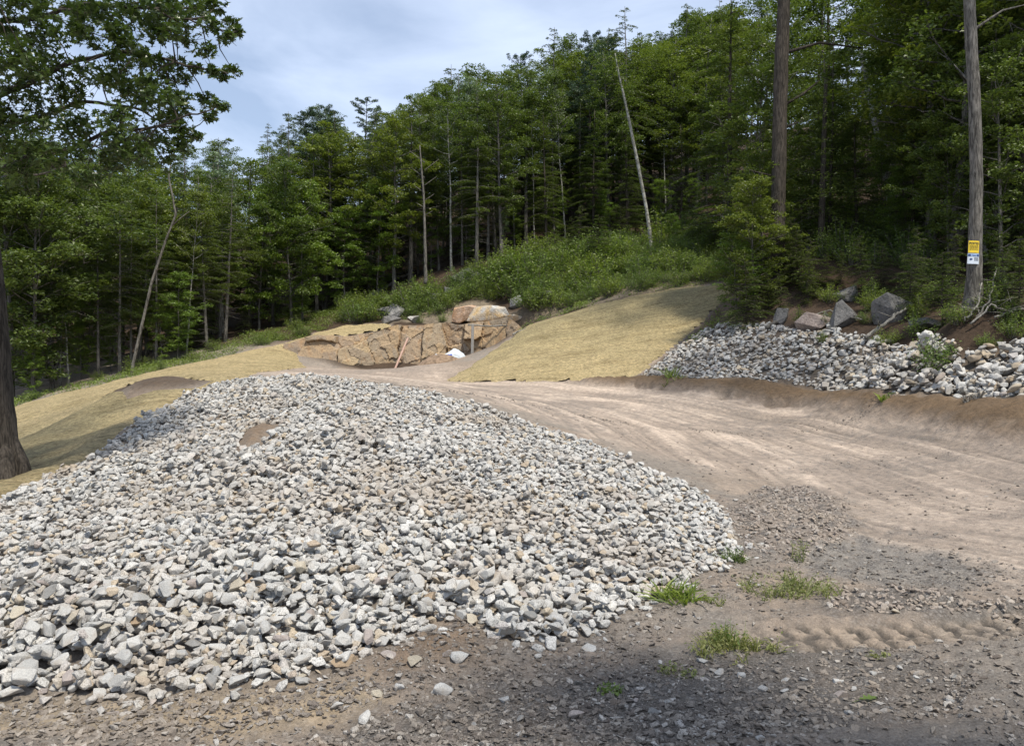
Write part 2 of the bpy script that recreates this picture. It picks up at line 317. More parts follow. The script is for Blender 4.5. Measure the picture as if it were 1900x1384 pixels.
PG['dark'] = poly([(560,1390),(760,1310),(900,1265),(1200,1215),(1450,1192),(1700,1205),(1790,1260),(1750,1310),(1550,1335),(1200,1390)])  # darker gravel, with tree shade also put into its colour
PG['darkr'] = poly([(1520,1130),(1560,1100),(1700,1095),(1800,1118),(1990,1118),(1990,1150),(1800,1142),(1600,1140)])
PG['grv'] = poly([(1480,1030),(1600,1000),(1750,1030),(1850,1060),(1780,1090),(1600,1085),(1500,1070)])
CL = np.array([hit(a, b)[:2] for a, b in [(2300,985),(1900,925),(1650,850),(1450,795),(1300,762),(1150,738),(1000,722),(850,709),(700,694),(620,687)]])
def along(x, y):           # distance along and across the driveway centre line
    best = np.full(x.shape, 1e9); s = np.zeros(x.shape); dd = np.zeros(x.shape); acc = 0
    for i in range(len(CL)-1):
        a, b = CL[i], CL[i+1]; e = b-a; L = np.hypot(*e); t = np.clip(((x-a[0])*e[0]+(y-a[1])*e[1])/L**2, 0, 1)
        q = np.hypot(x-a[0]-t*e[0], y-a[1]-t*e[1]); sg = np.sign(e[0]*(y-a[1])-e[1]*(x-a[0])); m = q < best
        best = np.where(m, q, best); s = np.where(m, acc+t*L, s); dd = np.where(m, q*sg, dd); acc += L
    return s, dd
T0 = hit(1380, 1185); T1 = hit(2000, 1150)
def terrain(x, y, masks=False):
    z = base_h(x, y).copy(); near = np.exp(-np.clip(np.hypot(x, y)-4, 0, 99)/14)
    sd_ = {k: sdf(PG[k], x, y) for k in PG}
    ins = lambda k, w_: sst(w_, -w_, sd_[k]+(fbm(x*3, y*3, 3)-.5)*w_*1.5)
    mk = {k: ins(k, .35) for k in ('pile','drive','berm','bare','mound')}
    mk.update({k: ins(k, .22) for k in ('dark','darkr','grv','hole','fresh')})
    mk['drive'] = ins('drive', .8)
    mk['straw'] = np.maximum(sst(.1,-.1,sd_['straw_l']), sst(.1,-.1,sd_['straw_r'])); mk['bank'] = ins('bank', .3)
    hill = sst(0, 3, y-(31+.35*x*(x<0)*-1+(x<0)*3)) * (1-mk['straw'])
    hill = np.maximum(hill*(1-sst(.3,-.3,sd_['drive']-.6)), sst(0, 1.2, x*.62+y-23.2)*(1-mk['drive'])*(1-mk['straw'])*(1-mk['berm'])*sst(-.4,.2,sd_['bank'])*(x>4))
    s, d = along(x, y)
    rut = fbm(s*.12+5, d*2.3, 3, .55)-.5; fine = fbm(s*.5, d*9+3, 3, .6)-.5
    z += mk['drive']*(rut*.10+fine*.045)
    z += mk['mound']*(.07+.12*(fbm(x*5, y*5, 3)-.5)) + mk['berm']*(.22+.16*(fbm(x*2.2, y*2.2, 4, .6)-.5)) + mk['bare']*.12
    z += (1-mk['drive'])*((fbm(x*.9, y*.9, 3)-.5)*.10 + (fbm(x*5, y*5, 4, .6)-.5)*.085*near)
    z += (fbm(x*16+4, y*16, 3, .6)-.5)*.036*near*(1-.5*mk['drive'])
    z += mk['darkr']*(.03+.09*(fbm(x*7, y*7, 4, .7)-.5)) + mk['dark']*(-.02)
    z += .45*sst(0, 2.6, -sd_['straw_r'])
    z += mk['hole']*.13 + mk['fresh']*(.07+.1*(fbm(x*6, y*6, 4, .65)-.5))
    z += hill*((fbm(x*.35, y*.35, 4, .6)-.5)*.7)
    # lugged tyre print
    e = np.array([T1.x-T0.x, T1.y-T0.y]); L = np.hypot(*e); e /= L; u = (x-T0.x)*e[0]+(y-T0.y)*e[1]; v = (x-T0.x)*-e[1]+(y-T0.y)*e[0]
    on = sst(-.2,.5,u)*sst(.27,.22,np.abs(v+.03*np.sin(u*1.3)))*(.55+.45*fbm(u*2, v*2, 2))
    ph = (u+np.abs(v)*.12*np.sign(v))/.2+(v>0)*.5; lug = sst(.15,.24,np.abs((ph%1)-.5))*sst(.012,.04,np.abs(v+.01))
    z += on*(-.02-.04*(1-lug)+.03*(fbm(x*14, y*14, 3, .7)-.5)); z += sst(.12,.0,np.abs(v-.33))*sst(-.5,1,u)*.05*(.5+fbm(u*6, v*6, 3)); tread = on*(1-lug)
    if not masks: return z
    mk.update(hill=hill, rut=rut, fine=fine, tread=tread, near=near, on=on); return z, mk, sd_
def _axis(a, b, d0, k, fine=(0,0)):
    o = [a]; 
    while o[-1] < b:
        q = o[-1]; dist = max(fine[0]-q, q-fine[1], 0); o.append(q+d0+k*dist)
    return np.array(o)
TX = _axis(-75, 75, .032, .016, (-5.5, 7.)); TY = _axis(-14, 145, .028, .0085, (4., 6.8))
VX, VY = np.meshgrid(TX, TY, indexing='ij'); VX = VX.ravel(); VY = VY.ravel()
VZ, MK, SDs = terrain(VX, VY, True)
nX, nY = len(TX), len(TY); print('terrain', nX, nY)
# fast terrain lookup on the built grid
TZ = VZ.reshape(nX, nY)
def tz(x, y):
    x = np.atleast_1d(np.asarray(x, float)); y = np.atleast_1d(np.asarray(y, float))
    i = np.clip(np.searchsorted(TX, x)-1, 0, nX-2); j = np.clip(np.searchsorted(TY, y)-1, 0, nY-2)
    fx = np.clip((x-TX[i])/(TX[i+1]-TX[i]), 0, 1); fy = np.clip((y-TY[j])/(TY[j+1]-TY[j]), 0, 1)
    return (TZ[i,j]*(1-fx)+TZ[i+1,j]*fx)*(1-fy)+(TZ[i,j+1]*(1-fx)+TZ[i+1,j+1]*fx)*fy
def at(px, py):
    v = hit(px, py, tz); return v
# soil colours
def col(r, g, b): return np.array([r, g, b])
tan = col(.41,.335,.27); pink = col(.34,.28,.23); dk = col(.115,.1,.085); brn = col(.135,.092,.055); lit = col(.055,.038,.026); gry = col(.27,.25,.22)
C = np.tile(col(.29,.235,.185), (len(VX),1)) * (.75+.5*fbm(VX*1.3, VY*1.3, 4))[:,None]
def blend(c, m): 
    global C
    C = C*(1-m[:,None]) + c*m[:,None]
blend(gry*.8, sst(.45,.62,fbm(VX*.8+9, VY*.8, 4))*.6)
blend(tan[None]*(1+.5*(MK['rut']*1.6)+1.1*MK['fine'])[:,None], MK['drive'])
blend(pink*.78, MK['drive']*sst(.5,.66,fbm(VX*.5, VY*.9+3, 4))*.65)
tanl = sst(.2,-.1,sdf(poly([(-300,1300),(200,1300),(520,1275),(680,1262),(720,1300),(500,1345),(100,1350),(-300,1350)]), VX, VY)+(fbm(VX*3,VY*3,3)-.5)*.3)
blend(col(.34,.27,.18), tanl*.8)
blend(pink*.85, MK['mound']*.55)
blend(gry, MK['grv']*.85); blend(dk, MK['dark']*.88); blend(dk*1.0, MK['darkr']*.85)  # dark foreground patch: partly dark gravel, partly painted tree shade
blend(col(.32,.26,.2)[None]*(.6+.8*fbm(VX*9, VY*9, 3))[:,None], np.clip(MK['on'],0,1)*.7); blend(dk*.8, np.clip(MK['tread']*1.5,0,1)*.9)
blend(brn[None]*(.75+.5*fbm(VX*2, VY*2, 4))[:,None], MK['berm'])
blend(col(.09,.065,.045), MK['bare'])
blend(col(.22,.185,.15), MK['pile']); blend(col(.21,.15,.1), np.clip(MK['fresh']+MK['hole'],0,1)); blend(col(.12,.1,.08), MK['bank'])
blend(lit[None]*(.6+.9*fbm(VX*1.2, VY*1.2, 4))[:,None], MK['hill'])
dirt_r = sst(1.2,-.3,sdf(poly([(1345,555),(1400,545),(1450,580),(1440,610),(1345,602),(1300,610)]), VX, VY)); blend(col(.11,.08,.06), dirt_r)
rubble = sst(.6,-.3,sdf(poly([(720,602),(800,575),(900,560),(1000,560),(1100,540),(1200,500),(1380,480),(1380,515),(1250,530),(1100,565),(980,605),(900,603)]), VX, VY)); blend(col(.2,.165,.12)[None]*(.5+fbm(VX*2.5, VY*2.5, 4))[:,None], rubble*.8)
grav = np.clip(.55*MK['near']+.9*MK['grv']+.6*MK['dark']+.8*MK['mound']+.6*MK['darkr']+.3*MK['drive']*sst(.45,.6,fbm(VX*.7,VY*.7,3)), 0, 1)*(1-MK['hill'])*(1-.7*MK['berm'])*(1-.6*tanl)*(1-.85*np.clip(MK['on']*1.4,0,1))
# cut the one surface into its named pieces along the masks
cx = (np.arange(nX-1)[:,None]*nY+np.arange(nY-1)[None,:]).ravel(); quads = np.stack([cx, cx+nY, cx+nY+1, cx+1], -1)
reg = np.zeros(len(VX), int); reg[MK['hill'] > .5] = 1; reg[SDs['drive'] < 0] = 2; reg[SDs['berm'] < 0] = 3
qr = reg[quads[:,0]]
def sub_mesh(name, q, zoff=None, attrs=(), mat=None, smooth=True):
    u, inv = np.unique(q, return_inverse=True); v = np.c_[VX[u], VY[u], VZ[u]]
    if zoff is not None: v[:,2] += zoff[u]
    mb = MB(); mb.add(v, inv.reshape(q.shape)); o = mb.obj(name, mat, None, smooth); me = o.data
    for nm, arr in attrs:
        if arr.ndim == 2:
            a = me.attributes.new(nm, 'FLOAT_COLOR', 'POINT'); a.data.foreach_set('color', np.c_[arr[u], np.ones(len(u))].astype(np.float32).ravel())
        else:
            a = me.attributes.new(nm, 'FLOAT', 'POINT'); a.data.foreach_set('value', arr[u].astype(np.float32))
    return o
C = np.clip(C, .01, .8)
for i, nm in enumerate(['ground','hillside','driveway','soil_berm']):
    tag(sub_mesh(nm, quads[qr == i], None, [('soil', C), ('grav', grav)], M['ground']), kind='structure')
# straw blankets: sheets a few centimetres above the soil, wrinkled
for nm, key in (('straw_slope','straw_l'), ('straw_slope','straw_r')):
    SDs[key] = SDs[key]+(fbm(VX*1.6, VY*1.6, 4, .6)-.5)*.5
    ins_ = SDs[key] < 0
    if key == 'straw_l': ins_ &= SDs['bare'] > 0
    q = quads[ins_[quads].all(1)]
    wr = .05 + .05*fbm(VX*1.2, VY*2.5, 4, .6) + .02*fbm(VX*6, VY*6, 2); e = -SDs[key]; wr = (wr+.02)*sst(.0,.45,e)-.02+.02*sst(.05,.2,e)
    if key == 'straw_l':
        wr = np.where(ins_, (wr+.02)*sst(0,.25,SDs['bare'])-.02, wr)
        vpl = VX*.75+ (VY-20)*.66; shade_tint = sst(21.5, 18.5, VY+.25*(VX+9))*.5; shade_tint = np.clip(shade_tint+.25*(fbm(VX*.6, VY*1.8, 4)-.5), 0, 1)*sst(.0,1.6,SDs['pile']-.1+.8*(fbm(VX*1.5, VY*1.5, 3)-.4))  # near side greened to paint in the oak's shade, plus random tint
    else: shade_tint = np.clip(sst(30, 36, VY+.1*VX)*.5+.4*(fbm(VX*.5, VY*1.4, 4)-.5), 0, 1)  # upper slope greened as painted tree shade, plus random tint
    o = sub_mesh(nm, q, wr, [('shade_tint', shade_tint)], M['straw']); tag(o, kind='structure')

# ------------------------------------------------------------------ stones
def hull_rock(seed, box=(1,1,1), npt=13, bev=.0, seg=1):
    r = random.Random(seed); bm = bmesh.new()
    for _ in range(npt):
        v = Vector((r.gauss(0,1), r.gauss(0,1), r.gauss(0,1))).normalized()
        p = 3.2; k = (abs(v.x)**p+abs(v.y)**p+abs(v.z)**p)**(-1/p); v = v*(k*r.uniform(.82,1.05))
        bm.verts.new((v.x*box[0]*.5, v.y*box[1]*.5, v.z*box[2]*.5))
    res = bmesh.ops.convex_hull(bm, input=bm.verts)
    bmesh.ops.delete(bm, geom=list({g for g in res['geom_interior'] if isinstance(g, bmesh.types.BMVert)}|{v for v in bm.verts if not v.link_faces}), context='VERTS')
    bmesh.ops.dissolve_limit(bm, angle_limit=math.radians(14), verts=bm.verts, edges=bm.edges)
    if bev: bmesh.ops.bevel(bm, geom=list(bm.edges)+list(bm.verts), offset=bev, segments=seg, profile=.6, affect='EDGES', clamp_overlap=True)
    bmesh.ops.triangulate(bm, faces=bm.faces); bmesh.ops.recalc_face_normals(bm, faces=bm.faces)
    v = np.array([x.co[:] for x in bm.verts]); f = np.array([[q.index for q in x.verts] for x in bm.faces]); bm.free(); return v, f
BOX = [(1,.8,.5),(1,.62,.4),(1,.9,.6),(1,.55,.5),(1,.75,.3),(1,.85,.42)]
PR_HI = [hull_rock(100+i, BOX[i%6], 12+i%5, .045, 2) for i in range(24)]
PR_LO = [hull_rock(100+i, BOX[i%6], 12+i%5, .05, 1) for i in range(24)]
PR_NB = [hull_rock(100+i, BOX[i%6], 12+i%5, 0) for i in range(24)]
PR_XS = [hull_rock(300+i, BOX[i%6], 9, 0) for i in range(12)]
def rotm(rx, ry, rz): return np.array(Euler((rx, ry, rz)).to_matrix())
def heap(key, smin, smax, cover, seed, sizef=None, sink=.25, res=.03):
    r = np.random.default_rng(seed); pg = PG[key]; lo = pg.min(0)-.4; hi = pg.max(0)+.4
    lo[0] = max(lo[0], -14); hi[0] = min(hi[0], 17)
    nx, ny = ((hi-lo)/res).astype(int)+1
    hx, hy = np.meshgrid(lo[0]+np.arange(nx)*res, lo[1]+np.arange(ny)*res, indexing='ij'); hm = tz(hx.ravel(), hy.ravel()).reshape(nx, ny)
    area = 0; rocks = []
    cand = []
    k = 0
    inside = sdf(pg, hx.ravel(), hy.ravel()).reshape(nx, ny)
    hole_ = np.minimum(sdf(PG['hole'], hx.ravel(), hy.ravel()), sdf(PG['fresh'], hx.ravel(), hy.ravel())+.12).reshape(nx, ny)
    tot = (inside < 0).sum()*res*res*cover
    while area < tot and k < 90000:
        k += 1; best = None
        d = smin*(smax/smin)**(r.random()**1.5)
        for _ in range(5):
            x = lo[0]+r.random()*(hi[0]-lo[0]); y = lo[1]+r.random()*(hi[1]-lo[1]); i = int((x-lo[0])/res); j = int((y-lo[1])/res)
            if (key == 'pile' and hole_[min(i,nx-1), min(j,ny-1)] < .05) or inside[min(i,nx-1), min(j,ny-1)] > -.02+.22*(r.random()**4)*(1 if r.random()<.35 else 0): continue
            if best is None or hm[i,j]-tz0(x, y) < best[2]: best = (x, y, hm[i,j]-tz0(x, y))
        if best is None: continue
        x, y, _ = best; dd = d*(sizef(x, y) if sizef else 1)
        p = int(r.integers(24)); bx = BOX[p%6]; a, b, c = dd*.5*bx[0], dd*.5*bx[1], dd*.5*bx[2]*.95; yaw = r.random()*6.28
        ri = int(a/res)+1; i = int((x-lo[0])/res); j = int((y-lo[1])/res); i0, i1, j0, j1 = max(i-ri,0), min(i+ri+1,nx), max(j-ri,0), min(j+ri+1,ny)
        X = hx[i0:i1,j0:j1]-x; Y = hy[i0:i1,j0:j1]-y; u = (X*math.cos(yaw)+Y*math.sin(yaw))/a; v = (-X*math.sin(yaw)+Y*math.cos(yaw))/b
        q = 1-u*u-v*v; m = q > 0
        if m.sum() < 2: continue
        hq = c*np.sqrt(q[m]); sub = hm[i0:i1,j0:j1]; zc = np.quantile(sub[m]+hq, .8)-c*sink
        sub[m] = np.maximum(sub[m], zc+hq*.92)
        # follow the local slope
        gxs = (hm[min(i+ri,nx-1),j]-hm[max(i-ri,0),j])/(2*ri*res); gys = (hm[i,min(j+ri,ny-1)]-hm[i,max(j-ri,0)])/(2*ri*res)
        gxs, gys = np.clip([gxs, gys], -.7, .7)
        nrm = Vector((-gxs+r.normal()*.22, -gys+r.normal()*.22, 1)).normalized()
        Rm = np.array(Vector((0,0,1)).rotation_difference(nrm).to_matrix())@rotm(0, 0, yaw)
        rocks.append((x, y, zc, dd, p, Rm)); area += math.pi*a*b
    return rocks, hm, lo, res
_b0 = base_h
def tz0(x, y):
    i = min(max(np.searchsorted(TX, x)-1, 0), nX-2); j = min(max(np.searchsorted(TY, y)-1, 0), nY-2); return TZ[i, j]
rk1, hm1, lo1, rs1 = heap('pile', .045, .15, 1.75, 5, lambda x, y: .72+.6*float(fbm(np.array([x*.6+4]), np.array([y*.6]), 3)[0]))
rk2, hm2, lo2, rs2 = heap('bank', .09, .31, 1.5, 6, lambda x, y: np.interp(x/y, [.18,.35,.55], [.7,.85,1.2]), res=.05)
print('stones', len(rk1), len(rk2))
def vis(k):                 # how large it shows, less when buried
    x, y, z, d, p, Rm = k; hm, lo, rs = (hm1, lo1, rs1)
    i = int((x-lo[0])/rs); j = int((y-lo[1])/rs); top = hm[min(i,hm.shape[0]-1), min(j,hm.shape[1]-1)]
    px = CX+F*x/y; s = d/y*F
    return s if (-10 < px < 1910 and top-(z+d*.25) < .03) else 0
order = sorted(range(len(rk1)), key=lambda i: -vis(rk1[i])); front = set(order[:255])
mb = MB(); mb2 = MB()
for i, (x, y, z, d, p, Rm) in enumerate(rk1):
    if i in front: continue
    v, f = (PR_HI if y < 7 else PR_LO if y < 9 else PR_NB)[p]; mb.add((v*d)@Rm.T+np.array([x,y,z]), f)
n = 60000; X = rng.uniform(-6.5, 5, n); Y = rng.uniform(4.6, 14, n); sp_ = sdf(PG['pile'], X, Y); ok = np.where((sp_ > -.05) & (sp_ < .9) & (np.abs(X/Y) < .68) & (sdf(PG['straw_l'], X, Y) > .1) & (rng.random(n) < .055*np.exp(-np.clip(sp_, 0, 9)/.2)))[0]
for i in ok:      # strays thinning out into the dirt, half buried
    d = U(.03, .12)*(1-.4*min(1, sp_[i])); p = random.randrange(24); v, f = PR_LO[p]; mb.add((v*d)@rotm(U(-.3,.3), U(-.3,.3), U(0,6.28)).T+np.array([X[i], Y[i], tz0(X[i], Y[i])+d*U(-.05,.2)]), f)
print('strays', len(ok))
tag(mb.obj('pile_stones', M['rocks']), 'pale grey broken granite covering the front bank, the countless smaller stones', 'stones', kind='stuff')
for i, (x, y, z, d, p, Rm) in enumerate(rk2):
    v, f = PR_LO[p]; mb2.add((v*d)@Rm.T+np.array([x,y,z]), f)
tag(mb2.obj('bank_stones', M['rocks']), 'pale broken granite lining the far bank between the brown soil strip and the woods', 'stones', kind='stuff')
CN = {'pale':'pale grey','grey':'mid grey','dark':'dark grey','cream':'cream coloured','rust':'rusty orange brown','pink':'pinkish grey'}
SHP = ['blocky','slab-like','chunky','elongated','thin flat','wedge-shaped']
hi_mesh = {}
def stone(x, y, z, d, p, Rm, c, where, group='granite stones of the front rock pile', name='granite_stone', cat='stone'):
    if (p, c) not in hi_mesh:
        m_ = MB(); m_.add(*PR_HI[p]); hi_mesh[(p, c)] = m_.mesh('granite_stone', M['rock_'+c])
    o = link(bpy.data.objects.new(name, hi_mesh[(p, c)])); o.matrix_world = Matrix.Translation((x,y,z))@Matrix(Rm.tolist()).to_4x4()@Matrix.Scale(d, 4)
    tag(o, cat=cat, group=group); s = 'large ' if d > .2 else 'small ' if d < .13 else ''
    REG.append((o, f'{s}{CN[c]} {SHP[p%6]} stone', where)); return o
def where1(x, y):
    px = CX+F*x/y; py = CY-F*(tz0(x, y)-CAM_H)/y
    a = 'left end' if px < 190 else 'left part' if px < 430 else 'middle' if px < 700 else 'by fresh dirt' if px < 930 else 'right part' if px < 1150 else 'right end'
    b = "at pile's foot" if py > 1210 else "on pile's lower face" if py > 1080 else "on pile's upper face"
    return f'{b}, {a}'
for i in front:
    x, y, z, d, p, Rm = rk1[i]; q = R(); c = 'pale' if q < .48 else 'grey' if q < .77 else 'dark' if q < .84 else 'cream' if q < .93 else 'rust' if q < .945 else 'pink'
    stone(x, y, z, d, p, Rm, c, where1(x, y))
# loose stones lying on the dirt in front
LOOSE = [(627,1312,30,'pale'),(680,1335,34,'pale'),(740,1278,30,'pale'),(820,1285,42,'pale'),(855,1225,44,'pale'),(640,1232,52,'rust'),(700,1290,24,'cream'),(560,1260,30,'cream'),(770,1230,34,'cream'),(830,1215,26,'pink'),(720,1222,34,'pink'),
 (370,1270,44,'cream'),(355,1275,26,'pale'),(78,1283,24,'pink'),(210,1325,26,'pink'),(30,1322,18,'grey'),(935,1300,34,'grey'),(1070,1330,30,'pink'),(1212,1322,24,'dark'),(965,1335,18,'dark'),(1555,1265,20,'pale'),(1335,1248,20,'grey'),(1375,1255,20,'grey'),(1457,1262,22,'grey'),(1490,1262,18,'grey'),
 (1560,1292,30,'pink'),(1585,1280,16,'grey'),(1415,1280,18,'grey'),(1455,1285,18,'grey'),(1670,1240,18,'grey'),(1770,1258,18,'dark'),(1660,1136,20,'cream'),(1725,1265,14,'grey'),(1765,1302,16,'grey'),(1575,1325,18,'grey'),(1240,1305,16,'grey'),(1410,1370,18,'grey'),(1302,1228,22,'grey'),(1180,1300,14,'pink'),
 (1700,1258,12,'pale'),(1620,1250,14,'grey'),(1850,1300,12,'grey'),(1895,1345,16,'pink'),(1010,1235,12,'grey'),(880,1345,14,'dark')]
for k, (px, py, s, c) in enumerate(LOOSE):
    v = at(px, py); d = s/F*v.y*1.1; p = random.randrange(24)
    w_ = 'on tan dirt below the pile' if px < 600 else 'on dirt below the fresh patch' if px < 900 else 'on dark shaded gravel, bottom centre' if px < 1280 else 'on dark shaded gravel below tyre print' if py > 1180 else 'beside the tyre print'
    stone(v.x, v.y, v.z+d*.1, d, p, rotm(U(-.25,.25), U(-.25,.25), U(0,6.28)), c, w_, 'loose stones on the dirt', 'loose_stone')
# broken soil and stone fragments on the hump beside the driveway and on the ridge above the tyre print
rk3, _a, _b, _c = heap('mound', .015, .085, .55, 8, res=.02); rk4, _a, _b, _c = heap('darkr', .02, .08, .7, 9, res=.02); mb = MB()
for (x, y, z, d, p, Rm) in rk3+rk4:
    v, f = PR_LO[p]; mb.add((v*d)@Rm.T+np.array([x,y,z-d*.1]), f)
M['rubble'] = rock_mat('dusty_fragments', [(0,(.2,.17,.145)), (.4,(.28,.235,.2)), (.8,(.33,.285,.245)), (1,(.4,.37,.33))], .1)
tag(mb.obj('soil_fragments', M['rubble']), 'pinkish brown broken fragments heaped beside the driveway', 'rubble', kind='stuff'); print('fragments', len(rk3), len(rk4))
# gravel: pebbles nobody could count
n = 90000; py = np.maximum(CY+(1384-CY)*1.02*rng.random(n)**.8, 850); px = rng.uniform(-20, 1920, n); Y = CAM_H*F/(py-CY)*.98; X = (px-CX)/F*Y; Y = Y+rng.uniform(-.2,.2,n)
sp_ = sdf(PG['pile'], X, Y); wgt = (fbm(X*.9+3, Y*.9, 3)-.35)*1.3+(sdf(PG['dark'],X,Y) < .1)*.5+(sdf(PG['mound'],X,Y) < .1)*1.6+(np.abs(sdf(PG['fresh'],X,Y)) < .25)*.6+(sdf(PG['grv'],X,Y) < .2)*.5+((sp_ > 0)&(sp_ < .5))*.7
ok = np.where((sp_ > 0) & (wgt > rng.random(n)))[0][:22000]; Zg = tz(X[ok], Y[ok]); mb = MB()
for i, z in zip(ok, Zg):
    d = .012*(6.)**(R()**2.); vv, f = PR_XS[random.randrange(12)]
    mb.add((vv*d)@rotm(U(-.4,.4), U(-.4,.4), U(0,6.28)).T+np.array([X[i], Y[i], z+d*.12]), f)
tag(mb.obj('gravel', M['pebble']), 'loose grey and brown gravel strewn over the dirt', 'gravel', kind='stuff')

# ------------------------------------------------------------------ trees: prototypes
def leaf_quads(mb, P, size, tilt=.5, asp=.6, r=None, fold=.12, nrm=None):
    r = r or rng; P = np.asarray(P); n = len(P); s = size*(.65+.7*r.random(n))[:,None]
    nv = np.c_[r.normal(0, tilt, n), r.normal(0, tilt, n), np.ones(n)] if nrm is None else nrm+r.normal(0, tilt, (n,3))
    nv /= np.linalg.norm(nv, axis=1)[:,None]; a = r.normal(0, 1, (n,3)); a -= (a*nv).sum(1)[:,None]*nv; a /= np.linalg.norm(a, axis=1)[:,None]; b = np.cross(nv, a)
    V = np.stack([P-a*s*.5, P-b*s*asp*.5+nv*s*fold, P+a*s*.5, P+b*s*asp*.5+nv*s*fold], 1).reshape(-1,3)
    mb.add(V, np.arange(4*n).reshape(-1,4))
def wob(p0, p1, n, amp, r):
    t = np.linspace(0, 1, n)[:,None]; p = np.asarray(p0)*(1-t)+np.asarray(p1)*t; w_ = r.normal(0, amp, (n,3)); w_[0] = 0
    return p+np.cumsum(w_, 0)*.6
def proto_decid(seed, H=12., cs=.3, spread=2.6, r0=.13, nb=46, leaf=.125, nl=82, lean=.3, sparse=1., flat=.3, up=.55, dead=4):
    r = np.random.default_rng(seed); tm, cm = MB(), MB()
    tr = wob((0,0,-.4), (r.normal()*lean, r.normal()*lean, H*.96), 12, .05, r); tt = np.linspace(0, 1, 12); tube(tm, tr, r0*(1-tt*.9)*(1+.5*np.exp(-tt*22)), 8)
    at_ = lambda t: np.array([np.interp(t, tt, tr[:,k]) for k in range(3)])
    C_ = []
    for k in range(nb):
        t = cs+(1-cs)*(k+.5)/nb; u = (t-cs)/(1-cs); prof = (math.sin(math.pi*min(1, u*.82+.12))**.7)*(1 if u > .15 else .8)
        L = spread*prof*r.uniform(.6, 1.15); az = k*2.4+r.normal()*.4; el = up*r.uniform(.5, 1.3)*(0.5+u)
        p0 = at_(t*.97); p1 = p0+np.array([math.cos(az)*math.cos(el), math.sin(az)*math.cos(el), math.sin(el)])*L
        br = wob(p0, p1, 6, .07, r); tube(tm, br, np.linspace(r0*.32*(1-u*.6), .008, 6), 4, False)
        m = max(2, int(L*2.6*sparse))
        for j in range(m):
            s = r.uniform(.35, 1.05); c = p0+(p1-p0)*s+r.normal(0, .28, 3)*L*.35; tube(tm, [p0+(p1-p0)*s*.85, c], [.012, .005], 3, False)
            C_.append((c, r.uniform(.28, .6)))
    for c, q in C_:
        n = int(nl*q*2); d = r.normal(0, 1, (n,3)); d /= np.linalg.norm(d, axis=1)[:,None]; d *= (r.random(n)**.4)[:,None]*q; d[:,2] *= flat*r.uniform(.8,1.6)
        leaf_quads(cm, c+d-np.array([0,0,.1])*np.hypot(d[:,0],d[:,1])[:,None]/q, leaf, .55, .62, r)
    for k in range(dead):
        t = r.uniform(.08, cs); az = r.uniform(0, 6.28); L = r.uniform(.3, 1.1); p0 = at_(t); tube(tm, wob(p0, p0+np.array([math.cos(az), math.sin(az), r.uniform(-.1,.4)])*L, 4, .05, r), np.linspace(.014, .004, 4), 4, False)
    return tm, cm, H
def proto_hem(seed, H=13., cs=.1, spread=2.4, r0=.15, dens=1.5, leaf=.12, dead=0, gap=.27, droop=.22, wid=.32, tilt=.28):
    r = np.random.default_rng(seed); tm, cm = MB(), MB()
    tr = wob((0,0,-.4), (r.normal()*.15, r.normal()*.15, H), 12, .03, r); tt = np.linspace(0, 1, 12); tube(tm, tr, r0*(1-tt*.93)*(1+.5*np.exp(-tt*25)), 8)
    at_ = lambda t: np.array([np.interp(t, tt, tr[:,k]) for k in range(3)])
    h = cs*H; 
    while h < H*.985:
        u = (h/H-cs)/(1-cs); Lm = spread*(1-u)**.75*(.75+.25*min(1, u*6))+.15
        for q in range(r.integers(2, 5)):
            L = Lm*r.uniform(.55, 1.12); az = r.uniform(0, 6.28); dx = np.array([math.cos(az), math.sin(az), 0]); sx = np.array([-dx[1], dx[0], 0]); p0 = at_(h/H+r.uniform(-.01,.01)); el = r.uniform(-.05, .3)+.5*u*u
            s = np.linspace(0, 1, 6)[:,None]; br = p0+dx*s*L+np.array([0,0,1.])*(el*s-droop*s*s*1.6)*L; tube(tm, br, np.linspace(.03*(1-u*.6), .006, 6), 4, False)
            n = int((34*L+22*L*L)*dens); sv = r.random(n)**.75*.95+.05; w_ = (wid*L*(1.05-sv)*r.uniform(.7,1.3)+.08); sd_ = r.uniform(-1, 1, n)*w_; sv2 = np.clip(sv+np.abs(sd_)/L*.35, 0, 1.08)
            pp = p0+dx*(sv2*L)[:,None]+sx*sd_[:,None]; pp[:,2] += (el*sv2-droop*sv2**2*1.6)*L-np.abs(sd_)*.25-r.random(n)*.07
            leaf_quads(cm, pp, leaf, tilt, .38, r, .05)
        h += gap*r.uniform(.6, 1.4)
    for k in range(dead):
        t = r.uniform(.05, cs+.06); az = r.uniform(0, 6.28); L = r.uniform(.3, 1.5); p0 = at_(t); tube(tm, wob(p0, p0+np.array([math.cos(az), math.sin(az), r.uniform(-.35,.15)])*L, 5, .05, r), np.linspace(.016, .004, 5), 4, False)
    return tm, cm, H
